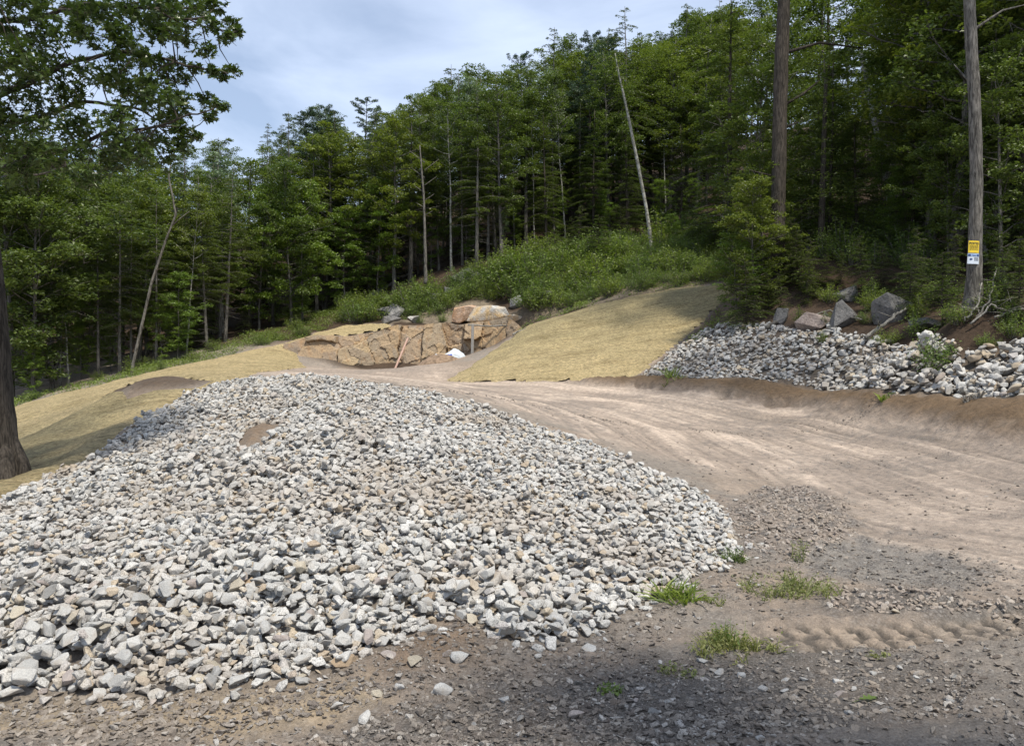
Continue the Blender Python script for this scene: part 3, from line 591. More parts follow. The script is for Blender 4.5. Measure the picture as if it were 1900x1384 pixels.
def proto_pine(seed, H=15., cs=.35, spread=3., r0=.17):
    r = np.random.default_rng(seed); tm, cm = MB(), MB()
    tr = wob((0,0,-.4), (r.normal()*.2, r.normal()*.2, H), 12, .03, r); tt = np.linspace(0, 1, 12); tube(tm, tr, r0*(1-tt*.92), 8)
    at_ = lambda t: np.array([np.interp(t, tt, tr[:,k]) for k in range(3)]); h = cs*H
    while h < H*.99:
        u = (h/H-cs)/(1-cs); Lm = spread*(1-u)**.6*min(1, .55+u)+.25
        for q in range(r.integers(3, 6)):
            L = Lm*r.uniform(.5, 1.15); az = r.uniform(0, 6.28); dx = np.array([math.cos(az), math.sin(az), 0]); p0 = at_(min(h/H, 1)); el = r.uniform(.05, .4)+.5*u
            s = np.linspace(0, 1, 6)[:,None]; br = p0+dx*s*L+np.array([0,0,1.])*(el*s+.12*s*s)*L; tube(tm, br, np.linspace(.035*(1-u*.5), .008, 6), 4, False)
            for j in range(int(5+L*6)):
                sv = r.uniform(.35, 1.05); c = p0+dx*sv*L+np.array([0,0,1.])*(el*sv+.12*sv*sv)*L+np.array([r.normal(), r.normal(), .4*r.random()])*.16*L*(1.2-sv*.6)
                n = 26; d = r.normal(0, 1, (n,3)); d[:,2] = np.abs(d[:,2])*.6; d /= np.linalg.norm(d, axis=1)[:,None]; leaf_quads(cm, c+d*.13, .2, .6, .14, r, .0, nrm=np.cross(d, r.normal(0,1,(n,3))))
        h += r.uniform(.35, .75)
    return tm, cm, H
PROTO = {}
def reg_proto(key, maker, bark, leafm, base, kind, **kw):
    tm, cm, H = maker(**kw); PROTO[key] = (tm.mesh('trunk', M[bark], True), cm.mesh('crown', M[leafm]), H, base, kind)
for i in range(4):
    reg_proto(f'mapA{i}', proto_decid, 'bark', 'leaf', 'maple_tree', 'broadleaf tree', seed=10+i, cs=.28, spread=2.7)
    reg_proto(f'mapL{i}', proto_decid, 'bark', 'leaf', 'maple_tree', 'low broadleaf tree', seed=20+i, H=9, cs=.1, spread=2.6, r0=.09, nb=50)
for i in range(3):
    reg_proto(f'mapY{i}', proto_decid, 'bark', 'leaf_y', 'beech_tree', 'bright leafy tree', seed=30+i, H=8, cs=.14, spread=2.1, r0=.07, nb=38)
    reg_proto(f'hemT{i}', proto_hem, 'bark', 'needle', 'hemlock_tree', 'tall bare-stemmed hemlock', seed=40+i, H=13, cs=.3, dead=26, spread=2.5)
    reg_proto(f'hemL{i}', proto_hem, 'bark_d', 'needle', 'hemlock_tree', 'dense dark hemlock', seed=50+i, H=11, cs=.07, spread=2.5)
reg_proto('hemS0', proto_hem, 'bark_d', 'needle', 'hemlock_sapling', 'small feathery hemlock', seed=60, H=3.2, cs=.06, spread=1.1, r0=.035, leaf=.075, gap=.11, dens=2.2)
reg_proto('hemS1', proto_hem, 'bark_d', 'needle', 'hemlock_sapling', 'small feathery hemlock', seed=61, H=3.6, cs=.05, spread=1.3, r0=.035, leaf=.075, gap=.12, dens=2.2)
for i in range(2):
    reg_proto(f'pine{i}', proto_pine, 'bark_d', 'pine', 'pine_tree', 'open-branched pine', seed=70+i)
    reg_proto(f'birch{i}', proto_decid, 'bark_p', 'leaf_pale', 'birch_tree', 'silvery-leaved birch', seed=80+i, H=11, cs=.42, spread=1.9, r0=.075, nb=34, leaf=.12, nl=66, up=.8)
    reg_proto(f'birg{i}', proto_decid, 'bark_p', 'leaf', 'birch_tree', 'slender pale-trunked tree', seed=84+i, H=13, cs=.55, spread=2.0, r0=.085, nb=30, leaf=.12, nl=66, up=.8, dead=8)
NT = 0
def tree(key, x, y, H=None, place='', rz=None, lean=(0,0), desc=None, group=None, thick=1.):
    global NT
    tm, cm, H0, name, kind = PROTO[key]; s = (H or H0)/H0; NT += 1
    e = empty(name, (x, y, float(tz(x, y)[0])), U(0, 6.28) if rz is None else rz); e.scale = (s*U(.82,1.25), s*U(.82,1.25), s); e.rotation_euler = (lean[1]+U(-.03,.03), lean[0]+U(-.03,.03), e.rotation_euler.z)
    t = bpy.data.objects.new('trunk', tm); link(t, e); t.scale = (thick, thick, 1)
    c = bpy.data.objects.new('crown', cm); link(c, e)
    tag(e, cat='tree' if 'sapling' not in name else 'sapling', group=group or 'trees of the wood'); REG.append((e, desc or kind, place)); return e
def place_of(px):
    for lim, p in ((110,'behind the big oak'),(300,"above left straw slope's left end"),(470,"above left straw slope's middle"),(620,'left of the rock ledge'),(800,'above the rock ledge'),(930,'above the granite block'),
                   (1100,'above the ledge boulders'),(1300,'above the right straw slope'),(1500,'near the thick dark trunk'),(1760,'above the right stone bank'),(9999,'near the sign tree')):
        if px < lim: return p
def T(key, px, py, ptop, Y=None, row='front-row', **k):
    if Y is None: v = at(px, py); x, y = v.x, v.y
    else: x, y = (px-CX)/F*Y, Y
    zb = float(tz(x, y)[0]); zt = CAM_H-(ptop-CY)/F*y
    return tree(key, x, y, max(1.2, zt-zb), (row, place_of(px)), **k)
FT = [ # key, base px, base py, top py, opts
 ('birg0',215,668,330),('hemT0',97,722,400),('birg1',112,716,420),('mapL0',60,735,250),('mapL1',150,688,320),('mapL2',20,745,260),('mapL3',270,662,300),('hemL0',340,640,290),
 ('mapY0',330,668,500),('birch0',415,618,272),('hemT1',507,602,300),('mapL2',455,602,290),('hemT2',588,582,250),('mapA0',628,568,230),('hemT0',685,550,215),('mapA1',730,545,200),('hemT1',762,524,180),
 ('mapA2',790,508,165),('birg1',838,503,150),('hemT2',884,496,170),('mapA3',930,480,130),('hemL1',1015,470,210),('birg0',1050,455,120),('mapA0',975,462,110),('hemL2',1100,452,200),('mapA1',1130,440,90),
 ('mapY1',560,596,330),('mapY2',480,612,340),('mapL0',390,622,330),('hemL1',1165,440,220),('mapA2',1240,410,60),('birg1',1333,372,40),('birg0',1390,345,-40),('mapA3',1290,400,20),('mapY0',160,692,500),
 ('hemL0',1265,430,230),('mapY1',640,572,380),('mapY2',700,552,330),('mapL1',540,602,300)]
for k in FT: T(*k)
# straight stems standing between the larger trees
for px, py, pt in [(128,722,430),(183,706,360),(222,699,340),(243,692,350),(290,684,330),(345,668,320),(385,655,310),(418,640,290),(463,612,290),(540,595,270),(604,580,250),(655,560,220),(712,545,215),(776,515,200),(815,508,190),(858,498,170),(905,488,160),(955,470,150),(992,465,150),(1028,462,160),(1075,450,170),(1235,425,140),(1310,392,60),(1150,440,160)]:
    T(random.choice(['hemT0','hemT1','hemT2','birg0']), px, py-6, pt+20, row='front-row', thick=.8)
# the wood behind
def skyline(px): return -14+np.interp(px, [-400,0,250,380,430,470,520,560,620,680,730,770,820,870,920,960,1040,1100,1160,1200,1250,1300,1900,2400], [160,270,285,290,240,215,225,198,215,205,160,190,140,130,150,120,50,70,30,60,20,-60,-260,-400])
def blocked(x, y):
    return y < 31 or (SD_(x, y))
PGC = np.array([hit(a, b)[:2] for a, b in [(-900,800),(-60,770),(30,740),(100,720),(250,680),(400,640),(470,622),(570,598),(640,570),(690,548),(760,520),(840,500),(930,470),(1000,458),(1100,445),(1210,425),(1300,400),(1400,380),(1600,400),(1500,560),(1400,606),(1900,1000),(900,1380),(-900,1380)]])
r_ = np.random.default_rng(11); n_fill = 0; placed = [(o.location.x, o.location.y) for o, _, _ in REG if o.type == 'EMPTY']
for row, (d0, d1, sp, cnt) in enumerate([(0,9,2.3,62),(9,20,2.9,58),(20,42,4.2,46)]):
    c_ = 0
    for _ in range(6000):
        if c_ >= cnt: break
        px = r_.uniform(-120, 1350); x0 = hit(px, float(np.interp(px, [-120,30,250,400,570,690,840,1000,1210,1350], [770,735,685,640,600,550,500,458,425,390])))
        y = x0.y+r_.uniform(max(d0,.8), d1); x = (px-CX)/F*y
        if any((x-a)**2+(y-b)**2 < sp*sp*.7 for a, b in placed): continue
        zb = float(tz(x, y)[0]); zt = CAM_H-(skyline(px)+r_.uniform(-6, 55+(2-row)*25)-CY)/F*y; Hh = zt-zb
        if Hh < 4: continue
        Hh = min(Hh, 17); q = r_.random(); k = (random.choice(['mapA0','mapA1','mapA2','mapA3']) if q < .45 else random.choice(['hemT0','hemT1','hemT2']) if q < .68 else random.choice(['hemL0','hemL1','hemL2']) if q < .8 else random.choice(['pine0','pine1']) if q < .9 else random.choice(['birch0','birch1','birg0']))
        tree(k, x, y, Hh, (['second-row','third-row','distant'][row], place_of(px))); placed.append((x, y)); c_ += 1
# the right-hand wood, standing close
for row, (ya, yb, sp, cnt) in enumerate([(25,33,2.2,11),(33,46,3.,20),(46,75,4.,26)]):
    c_ = 0
    for _ in range(4000):
        if c_ >= cnt: break
        px = r_.uniform(1330, 2050); y = r_.uniform(ya, yb); x = (px-CX)/F*y
        if row == 0 and (x*.62+y < 36 or px < 1600): continue
        if (row < 2 and 1470 < px < 1700 and y < 44) or (px < 1490 and y < 40): continue
        if any((x-a)**2+(y-b)**2 < sp*sp*.7 for a, b in placed): continue
        q = r_.random(); k = random.choice(['mapA0','mapA1','mapA2','mapA3']) if q < .5 else random.choice(['hemL0','hemL1','hemL2']) if q < .8 else random.choice(['hemT0','birg1'])
        tree(k, x, y, r_.uniform(12, 17), (['second-row','third-row','distant'][row], place_of(px))); placed.append((x, y)); c_ += 1
for k in [('mapY1',1560,430,250,38),('mapY2',1640,440,240,39),('mapL1',1500,440,150,38),('mapL2',1720,470,120,30),('mapL3',1860,500,60,25),('hemL1',1900,520,-60,26),('mapL0',1760,500,200,27),('hemL2',1540,470,60,33),('mapY0',1690,470,300,30),('hemS0',1770,560,430,24),('hemS1',1860,540,430,22),('hemS0',1905,560,450,20.5),('hemS1',1700,540,420,25)]:
    T(k[0], k[1], k[2], k[3], Y=k[4])
for k in [('hemS1',1400,520,390),('hemS0',1375,520,430),('hemS1',1470,520,400),('hemS0',1425,545,440),('hemS0',1340,470,360),('hemS1',1300,460,350),('hemS0',1110,500,400),('hemS1',1075,480,380),('hemS0',1500,560,470),('hemS1',1640,540,450),('hemS0',1560,530,470),('hemS0',1150,455,385),('mapY0',1250,455,395),('hemS1',1215,440,380)]:
    T(k[0], k[1], k[2], k[3], row='wood-edge')
for k in [('mapY1',330,662,540),('mapY2',300,676,560),('mapY0',205,690,590),('mapY1',150,705,600),('hemS0',380,645,560),('mapY2',60,740,640),('hemS1',455,618,560),('birch1',935,468,392),('mapY0',1250,450,400)]:
    T(k[0], k[1], k[2], k[3], row='wood-edge')
print('trees', NT)

for k, Yk in [(('mapL1',1398,560,330),29.4),(('mapY2',1368,552,430),29.6),(('hemS1',1425,575,500),28.6),(('hemS0',1478,575,430),28.8),(('hemS1',1500,585,440),28.2),(('hemS0',1535,585,470),28),(('mapL3',1415,545,270),31),(('hemS0',1450,570,505),28),(('hemS1',1385,575,470),28.4),(('hemS0',1600,560,440),27),(('hemS1',1690,575,450),24),(('hemS0',1750,590,470),22),(('hemS1',1850,590,470),19.5),(('hemS0',1890,610,440),18.7),(('hemL0',1590,520,180),32),(('mapL1',1410,520,120),33),(('hemL2',1690,520,150),30)]:
    T(*k, Y=Yk, row='low')
# single trees with a shape of their own
def own_tree(name, label, trunk_px, Y, widths, mat, branches=(), cat='tree', n=12, foliage=None):
    P0 = [Vector(((a-CX)/F*Y, Y+i*0, CAM_H-(b-CY)/F*Y)) for i, (a, b) in enumerate(trunk_px)]
    bx, by = P0[0].x, P0[0].y; e = empty(name, P0[0]); tm = MB()
    pts_ = np.array([p-P0[0] for p in P0]); pts_ = np.vstack([pts_[0]-[0,0,.6], pts_])
    tcoord = np.linspace(0, len(pts_)-1, len(pts_)*4); sm = np.c_[[np.interp(tcoord, range(len(pts_)), pts_[:,k]) for k in range(3)]].T
    wv = np.interp(tcoord, range(len(pts_)), [widths[0]*1.25]+list(widths))/F*Y*.5; sm[:,:2] += np.cumsum(rng.normal(0, .012, (len(sm),2)), 0)*(0 if 'yellow' in label else .5)
    tube(tm, sm, wv*(1+rng.normal(0,.03,len(wv))), n)
    if max(widths) > 30:
        for q_ in range(6):
            az = q_*1.05+U(-.3,.3); r0_ = widths[1]/F*Y*.5; dx = np.array([math.cos(az), math.sin(az), 0])
            tube(tm, [dx*r0_*.3+[0,0,r0_*2.6], dx*r0_*.85+[0,0,r0_*1.1], dx*r0_*1.2+[0,0,r0_*.2], dx*r0_*1.65+[0,0,-r0_*.4]], [r0_*.3, r0_*.42, r0_*.34, r0_*.12], 8)
    for br, w0 in branches:
        q = np.array([((a-CX)/F*(Y+dy), Y+dy, CAM_H-(b-CY)/F*(Y+dy)) for a, b, dy in br])-np.array(P0[0])
        tube(tm, q, np.linspace(w0, .3*w0, len(q))/F*Y*.5, 6)
    tm.obj('trunk', M[mat], e, True); tag(e, label, cat); return e, P0[0]
Yd = 30.0
eA, oA = own_tree('pine_tree', 'thick dark tall trunk rising out of low hemlocks right of the right straw slope', [(1440,520),(1443,400),(1446,250),(1450,120),(1456,-10),(1460,-180)], Yd, [33,27,26,25,23,18], 'bark_d',
  [([(1447,200,0),(1490,175,.2),(1520,150,.4)],8),([(1450,330,0),(1405,320,0),(1390,315,0)],4),([(1452,100,0),(1520,80,.5),(1600,90,.8)],7),([(1447,240,0),(1500,220,0)],5)])
eB, oB = own_tree('maple_tree', 'tall straight grey-barked trunk carrying a yellow and a white sign, right edge of the wood', [(1806,560),(1809,470),(1812,330),(1808,180),(1801,60),(1796,-60),(1790,-220)], 19.5, [33,24,22,21,20,18,15], 'bark', [([(1800,60,0),(1860,20,.2),(1900,10,.4)],6),([(1806,160,0),(1770,120,.5)],5)])
eC, oC = own_tree('maple_tree', 'leaning pale trunk, bare below its small crown, rising above the brushy bank', [(1207,452),(1195,370),(1181,300),(1168,235),(1155,180),(1146,140),(1138,100)], 50, [7,6,6,5,4,3,2], 'bark_p')
eD, oD = own_tree('young_birch', 'crooked pale slender trunk leaning to the right above the left straw slope', [(245,686),(262,610),(283,520),(310,440),(326,400),(322,370),(314,330),(318,306)], 34.5, [6,5,5,4,4,3,3,2], 'bark', [([(318,420,0),(335,405,0),(352,392,0)],3)])
eE, oE = own_tree('hemlock_tree', 'thin dark trunk with low side branches right of the thick dark trunk', [(1525,500),(1524,430),(1526,370),(1529,260),(1532,150)], 31, [13,12,11,9,6], 'bark_d', [([(1525,455,0),(1560,440,.2)],3),([(1525,400,0),(1480,395,0)],3),([(1524,420,0),(1565,428,.2)],3)])
eF, oF = own_tree('dead_tree', 'thin dead snag with bare brittle twigs between the green crowns above the rock ledge', [(790,508),(789,440),(787,370),(783,310),(780,270)], 47.5, [6,5,4,3,2], 'bark', [([(788,400-q*14,0),(788+(-1)**q*(14+q*2),392-q*16,.1*q)],2) for q in range(8)])
eG, oG = own_tree('birch_tree', 'pale leaning trunk glimpsed high between leaves right of the thick dark trunk', [(1660,420),(1640,300),(1622,220),(1611,165),(1600,100)], 40, [12,11,10,9,7], 'bark_p')
def add_crown(e, o, seed, z0, z1, rad, mat, n=110, leaf=.15, q0=.5, kind=0, bot=.4):
    r = np.random.default_rng(seed); cm = MB()
    for _ in range(n):
        u = r.random(); z = z0+(z1-z0)*u; rr = rad*(bot+(1-bot)*math.sin(math.pi*min(u*.8+.2, 1)))*math.sqrt(r.uniform(.05,1)); az = r.uniform(0, 6.28); c = np.array([math.cos(az)*rr, math.sin(az)*rr, z]); q = q0*r.uniform(.5,1.3)
        m = int(95*q); d = r.normal(0,1,(m,3)); d /= np.linalg.norm(d,axis=1)[:,None]; d *= (r.random(m)**.4)[:,None]*q; d[:,2] *= .3
        leaf_quads(cm, c+d, leaf, .45, .6 if kind == 0 else .35, r)
    cm.obj('crown', M[mat], e)
add_crown(eA, oA, 1, 11, 19, 3.0, 'needle', 120, .15, .6, 1); add_crown(eB, oB, 2, 8.5, 16, 3.2, 'leaf', 120, .14, .5)
add_crown(eC, oC, 6, 8, 12.5, 2.6, 'leaf', 120, .12); add_crown(eE, oE, 3, 2.0, 8.5, 2.0, 'needle', 120, .12, .45, 1); add_crown(eG, oG, 4, 6, 12, 2.0, 'leaf', 90); add_crown(eD, oD, 5, 5.5, 10, 1.8, 'leaf', 70)
tree('birg0', 4.6, .4, 14, rz=1., place='beside the camera, shading the gravel')

# the oak at the left edge
OY = 12.8
eO, oO = own_tree('oak_tree', 'big rough-barked oak at the left edge with lobed leaves hanging across the sky', [(-2,905),(-6,870),(-10,780),(-14,650),(-26,480),(-48,300),(-66,120),(-80,-120),(-90,-400)], OY, [98,82,76,70,62,56,48,38,20], 'bark_d', n=18)
tm = MB(); def_o = np.array(oO)
def W3(px, py, Y): return np.array([(px-CX)/F*Y, Y, CAM_H-(py-CY)/F*Y])-def_o
LIMB = [[(-48,330,12.8),(60,290,12.4),(130,277,12.1),(200,243,11.7),(300,232,11.3),(390,205,11)],[(-60,210,12.8),(40,160,12.2),(130,112,12),(230,92,11.8),(330,120,11.6),(430,135,11.5)],[(-70,60,12.8),(60,32,12.5),(170,5,12.2),(300,22,12),(430,60,11.8)],
 [(-55,270,12.8),(60,222,12.9),(150,188,13.2),(250,200,13.4),(350,245,13.5)],[(-75,-60,12.8),(80,-90,12),(260,-60,11.5),(420,-20,11.2)],[(-70,80,12.8),(0,-20,10.5),(100,-160,9)],[(-60,150,12.8),(-260,60,12)],[(-70,-100,12.8),(-300,-200,13)],[(-80,-200,12.8),(60,-400,14)],[(-70,-50,12.8),(60,-160,16)],[(-50,330,12.8),(40,330,14.5),(120,310,16)],[(-60,300,12.8),(-180,260,11)]]
LP = []
for Lm in LIMB:
    q = np.array([W3(*a) for a in Lm]); tq = np.linspace(0, len(q)-1, 4*len(q)); qs = np.c_[[np.interp(tq, range(len(q)), q[:,k]) for k in range(3)]].T+rng.normal(0,.02,(len(tq),3)); tube(tm, qs, np.linspace(.05,.009,len(qs)), 6); LP.append(qs)
LP = np.vstack(LP)
CLM = [(250,20,45),(320,20,50),(370,15,35),(200,30,35),(130,15,38),(60,10,42),(10,15,35),(100,60,40),(60,80,45),(20,100,45),(140,60,30),(170,72,25),(240,85,30),(262,112,30),(290,60,30),(330,50,34),(390,48,24),(430,45,18),(424,72,20),(441,60,12),(350,78,26),(384,95,20),(100,130,48),(40,160,56),(115,182,42),(190,150,40),(232,130,28),(300,118,26),(330,122,24),(312,142,20),(362,126,15),(392,132,15),(432,131,16),(412,142,14),
 (260,190,45),(205,222,46),(300,180,38),(342,192,24),(382,186,20),(410,196,16),(388,214,16),(322,222,30),(290,250,38),(330,272,28),(362,252,14),(230,262,38),(125,238,44),(60,250,50),(20,285,50),(150,282,26),(200,300,34),(260,292,34),(310,300,26),(340,240,22),(10,210,40),(5,60,30),(80,200,40),(150,130,28),(215,60,25),(275,150,22),(240,165,26),(345,150,14),(100,300,40),(40,330,40),(160,330,30),(300,20,40),(400,10,22),(160,30,30),(215,105,24),(60,130,36)]
lm = MB(); LS = []
outl = np.array([(-.5,0),(-.3,.13),(-.22,.05),(-.05,.3),(.02,.1),(.2,.27),(.22,.09),(.5,0),(.22,-.09),(.2,-.27),(.02,-.1),(-.05,-.3),(-.22,-.05),(-.3,-.13)])
def oak_leaves(c, q, n, r):
    d = r.normal(0,1,(n,3)); d /= np.linalg.norm(d,axis=1)[:,None]; d *= (r.random(n)**.45)[:,None]*q; d[:,2] *= .8; P = c+d
    s = .16*(.6+.6*r.random(n)); nv = np.c_[r.normal(0,.7,n), r.normal(0,.7,n), np.ones(n)]; nv /= np.linalg.norm(nv,axis=1)[:,None]; a = r.normal(0,1,(n,3)); a[:,2] -= .4; a -= (a*nv).sum(1)[:,None]*nv; a /= np.linalg.norm(a,axis=1)[:,None]; b = np.cross(nv, a)
    o = outl; V = P[:,None]+s[:,None,None]*(o[None,:,0,None]*a[:,None]+o[None,:,1,None]*b[:,None]+(np.abs(o[None,:,1,None])*.35-.25*o[None,:,0,None]**2)*nv[:,None])
    lm.add(V.reshape(-1,3), np.arange(n*len(o)).reshape(n,-1))
for a, b, q in CLM:
    for rep in range(2 if q > 28 else 1):
        Y = U(10.9, 13.2); q2 = q*(1 if rep == 0 else .7); c = W3(a+(U(-.5,.5)*q if rep else 0), b+(U(-.5,.5)*q if rep else 0), Y); k = np.argmin(((LP-c)**2).sum(1)); tube(tm, [LP[k], (LP[k]+c)/2+rng.normal(0,.04,3), c], [.013,.009,.004], 4, False)
        for s in range(4):
            e_ = c+rng.normal(0,1,3)*q2/F*Y*.6; tube(tm, [c, e_], [.005,.003], 3, False)
        oak_leaves(c, q2/F*Y*1.02, int(8+q2*2.2), rng)
k = 0
while k < 130:      # the rest of the crown, above and to the left of the picture
    th = U(0, 6.28); rr = math.sqrt(R())*5; z = U(6.2, 12); p = np.array([-9.3+rr*math.cos(th), 13+rr*math.sin(th), z]); px = CX+F*p[0]/p[1]; py = CY-F*(p[2]-CAM_H)/p[1]
    if px > -30 and py > -30 and not (px < 200 and 230 < py): continue
    if px > 400: continue
    c = p-def_o; j = np.argmin(((LP-c)**2).sum(1)); tube(tm, [LP[j], (LP[j]+c)/2+rng.normal(0,.1,3), c], [.02,.012,.004], 4, False); oak_leaves(c, U(.4,.75), 70, rng); k += 1
for j in range(3):
    pass
lm.obj('crown', M['leaf_oak'], eO); tm.obj('limbs', M['bark_d'], eO)

# ------------------------------------------------------------------ rock ledge cut into the hill
def ledge():
    r = np.random.default_rng(21); xs = np.linspace(-10.9, 1.0, 300); yl = np.interp(xs, LEDX, LEDY)
    fx = xs; zb = tz(xs, yl-.35); zt = np.array([tz(a, b+.75)[0] for a, b in zip(xs, yl)])
    hgt = np.maximum((zt-zb)*(1-.8*sst(-.6,1.,xs))+.12+.28*(fbm(xs*.9, xs*0+2, 3)-.45), .05); nv = 44
    sites = []; xx = -11.2
    while xx < 1.6:
        w_ = r.uniform(.6, 1.9); k = r.integers(1, 3) if w_ > 1 else r.integers(1, 4)
        for j in range(k): sites.append((xx+w_*.5+r.normal()*.15, (j+.5)/k*2.1+r.normal()*.2))
        xx += w_*.85
    sites = np.array(sites); off = r.uniform(0, .85, len(sites)); tl = r.normal(0, .22, (len(sites),2)); tone = r.random(len(sites))
    s2 = np.c_[r.uniform(-11, 1.5, 130), r.uniform(0, 2.2, 130)]; of2 = r.uniform(0, .16, 130); tn2 = r.random(130)
    V = np.zeros((300, nv, 3)); T_ = np.zeros((300, nv)); D = np.zeros((300, nv))
    for j in range(nv):
        t = j/(nv-8) if j < nv-7 else 1.
        h = hgt*t; wx = xs+(fbm(xs*2.5, h*2.5, 3)-.5)*.2; wy = h+(fbm(xs*2.5+9, h*2.5, 3)-.5)*.3
        d = ((wx[:,None]-sites[None,:,0])*1.35)**2+((wy[:,None]-sites[None,:,1])*.85)**2; o_ = np.argsort(d, 1)[:,:2]; i0 = o_[:,0]; f1 = np.sqrt(np.take_along_axis(d, o_, 1)); gap = f1[:,1]-f1[:,0]
        d2 = (wx[:,None]-s2[None,:,0])**2+((wy[:,None]-s2[None,:,1])*1.3)**2; k0 = np.argmin(d2, 1)
        disp = off[i0]+tl[i0,0]*(wx-sites[i0,0])+tl[i0,1]*(wy-sites[i0,1])-.16*np.exp(-gap/.03)+of2[k0]+.10*(fbm(xs*5, h*5, 4, .6)-.5)
        back = .22*h if j < nv-7 else .22*h+(j-nv+8)*.17
        V[:,j] = np.c_[xs, yl-.32-disp*.75*(1 if j < nv-7 else max(0, 1-(j-nv+8)*.3))+back, zb-.15+h+(.05*(fbm(xs*3, xs*0+j, 3)-.5) if j >= nv-7 else 0)-(.04*(j-nv+8)**1.3 if j >= nv-7 else 0)]
        T_[:,j] = tone[i0]*.65+tn2[k0]*.35; D[:,j] = np.exp(-gap/.05)
    i = np.arange(299)[:,None]*nv; jj = np.arange(nv-1)[None,:]; q = np.stack([i+jj, i+nv+jj, i+nv+jj+1, i+jj+1], -1).reshape(-1,4)
    m, t, b, o = new_mat('ledge_stone'); at1 = N(t, 'ShaderNodeAttribute', attribute_name='tone').outputs['Fac']; co = coords(t)
    n1 = N(t, 'ShaderNodeTexNoise', {'Vector': coords(t, (1,1,.45)), 'Scale': 2.6, 'Detail': 7., 'Roughness': .62, 'Distortion': 1.}).outputs['Fac']; n2 = N(t, 'ShaderNodeTexNoise', {'Vector': co, 'Scale': 16., 'Detail': 6., 'Roughness': .7}).outputs['Fac']
    c = ramp(t, at1, [(0,(.23,.19,.15)), (.25,(.35,.27,.19)), (.5,(.42,.3,.175)), (.75,(.32,.26,.19)), (1,(.47,.36,.22))])
    c = mixc(t, ramp(t, n1, [(.52,(0,0,0)), (.68,(.7,.7,.7))]), c, (.36,.22,.115)); c = mixc(t, ramp(t, n1, [(.3,(.6,.6,.6)), (.42,(0,0,0))]), c, (.16,.15,.13))
    c = mixc(t, .8, c, ramp(t, n2, [(.3,(.55,.55,.55)), (.5,(1,1,1)), (.7,(1.25,1.25,1.22))]), 'MULTIPLY'); t.links.new(c, b.inputs['Base Color']); bump(t, b, n2, .8, .06)
    mb = MB(); mb.add(V.reshape(-1,3), q); ob = mb.obj('rock_ledge', m); a = ob.data.attributes.new('tone', 'FLOAT', 'POINT'); a.data.foreach_set('value', T_.ravel().astype(np.float32))
    ob.data.flip_normals() if False else None
    tag(ob, 'blasted orange-brown rock face with blocky cracks at the back of the levelled yard', 'rock ledge')
ledge()
def rock_mat2(name, a, b_, rust=.4, sc=1.5):
    m, t, b, o = new_mat(name); co = coords(t)
    n1 = N(t, 'ShaderNodeTexNoise', {'Vector': co, 'Scale': 1.1*sc, 'Detail': 7., 'Roughness': .6, 'Distortion': .6}).outputs['Fac']; n2 = N(t, 'ShaderNodeTexNoise', {'Vector': co, 'Scale': 9.*sc, 'Detail': 8., 'Roughness': .7}).outputs['Fac']
    c = ramp(t, n1, [(.36, a), (.6, b_)]); c = mixc(t, .85, c, ramp(t, n2, [(.3,(.5,.5,.5)), (.5,(1,1,1)), (.7,(1.3,1.3,1.3))]), 'MULTIPLY')
    t.links.new(c, b.inputs['Base Color']); bump(t, b, n2, 1., .08); return m
M['b_orange'] = rock_mat2('orange_rock', (.42,.25,.14), (.55,.4,.29)); M['b_white'] = rock_mat2('white_ochre_rock', (.55,.39,.2), (.5,.49,.46)); M['b_grey'] = rock_mat2('grey_rock', (.17,.17,.165), (.3,.29,.28)); M['b_dark'] = rock_mat2('dark_rock', (.1,.1,.095), (.22,.21,.2)); M['b_pink'] = rock_mat2('pinkish_rock', (.24,.19,.165), (.36,.3,.27)); M['b_pale'] = rock_mat2('pale_rock', (.36,.34,.3), (.5,.48,.45))
def boulder(px, py, w, h, mat, label, seed, Y=None, depth=.8, rot=None, npt=13):
    v = at(px, py) if Y is None else Vector(((px-CX)/F*Y, Y, CAM_H-(py-CY)/F*Y)); W_ = w/F*v.y; H_ = h/F*v.y*1.25
    vv, f = hull_rock(seed, (W_, W_*depth, H_), npt, 0, 1); bm = bmesh.new(); vs = [bm.verts.new(a) for a in vv]
    for a in f: bm.faces.new([vs[k] for k in a])
    bmesh.ops.bevel(bm, geom=list(bm.edges), offset=.035*H_, segments=2, profile=.6, affect='EDGES', clamp_overlap=True)
    bmesh.ops.subdivide_edges(bm, edges=[e for e in bm.edges if e.calc_length() > .12*W_], cuts=3, use_grid_fill=True); bmesh.ops.triangulate(bm, faces=bm.faces)
    for q in bm.verts:
        n_ = float(fbm(np.array([q.co.x*3+seed]), np.array([q.co.z*3+q.co.y*2.3]), 4, .6)[0])-.5; q.co += q.co.normalized()*n_*.09*H_
    me = bpy.data.meshes.new('boulder'); bm.to_mesh(me); bm.free(); me.materials.append(M[mat]); ob = link(bpy.data.objects.new('boulder', me)); ob.location = (v.x, v.y+W_*depth*.25, v.z+H_*.32); ob.rotation_euler = rot or (U(-.1,.1), U(-.12,.12), U(-.4,.4))
    tag(ob, label, 'boulder'); return ob
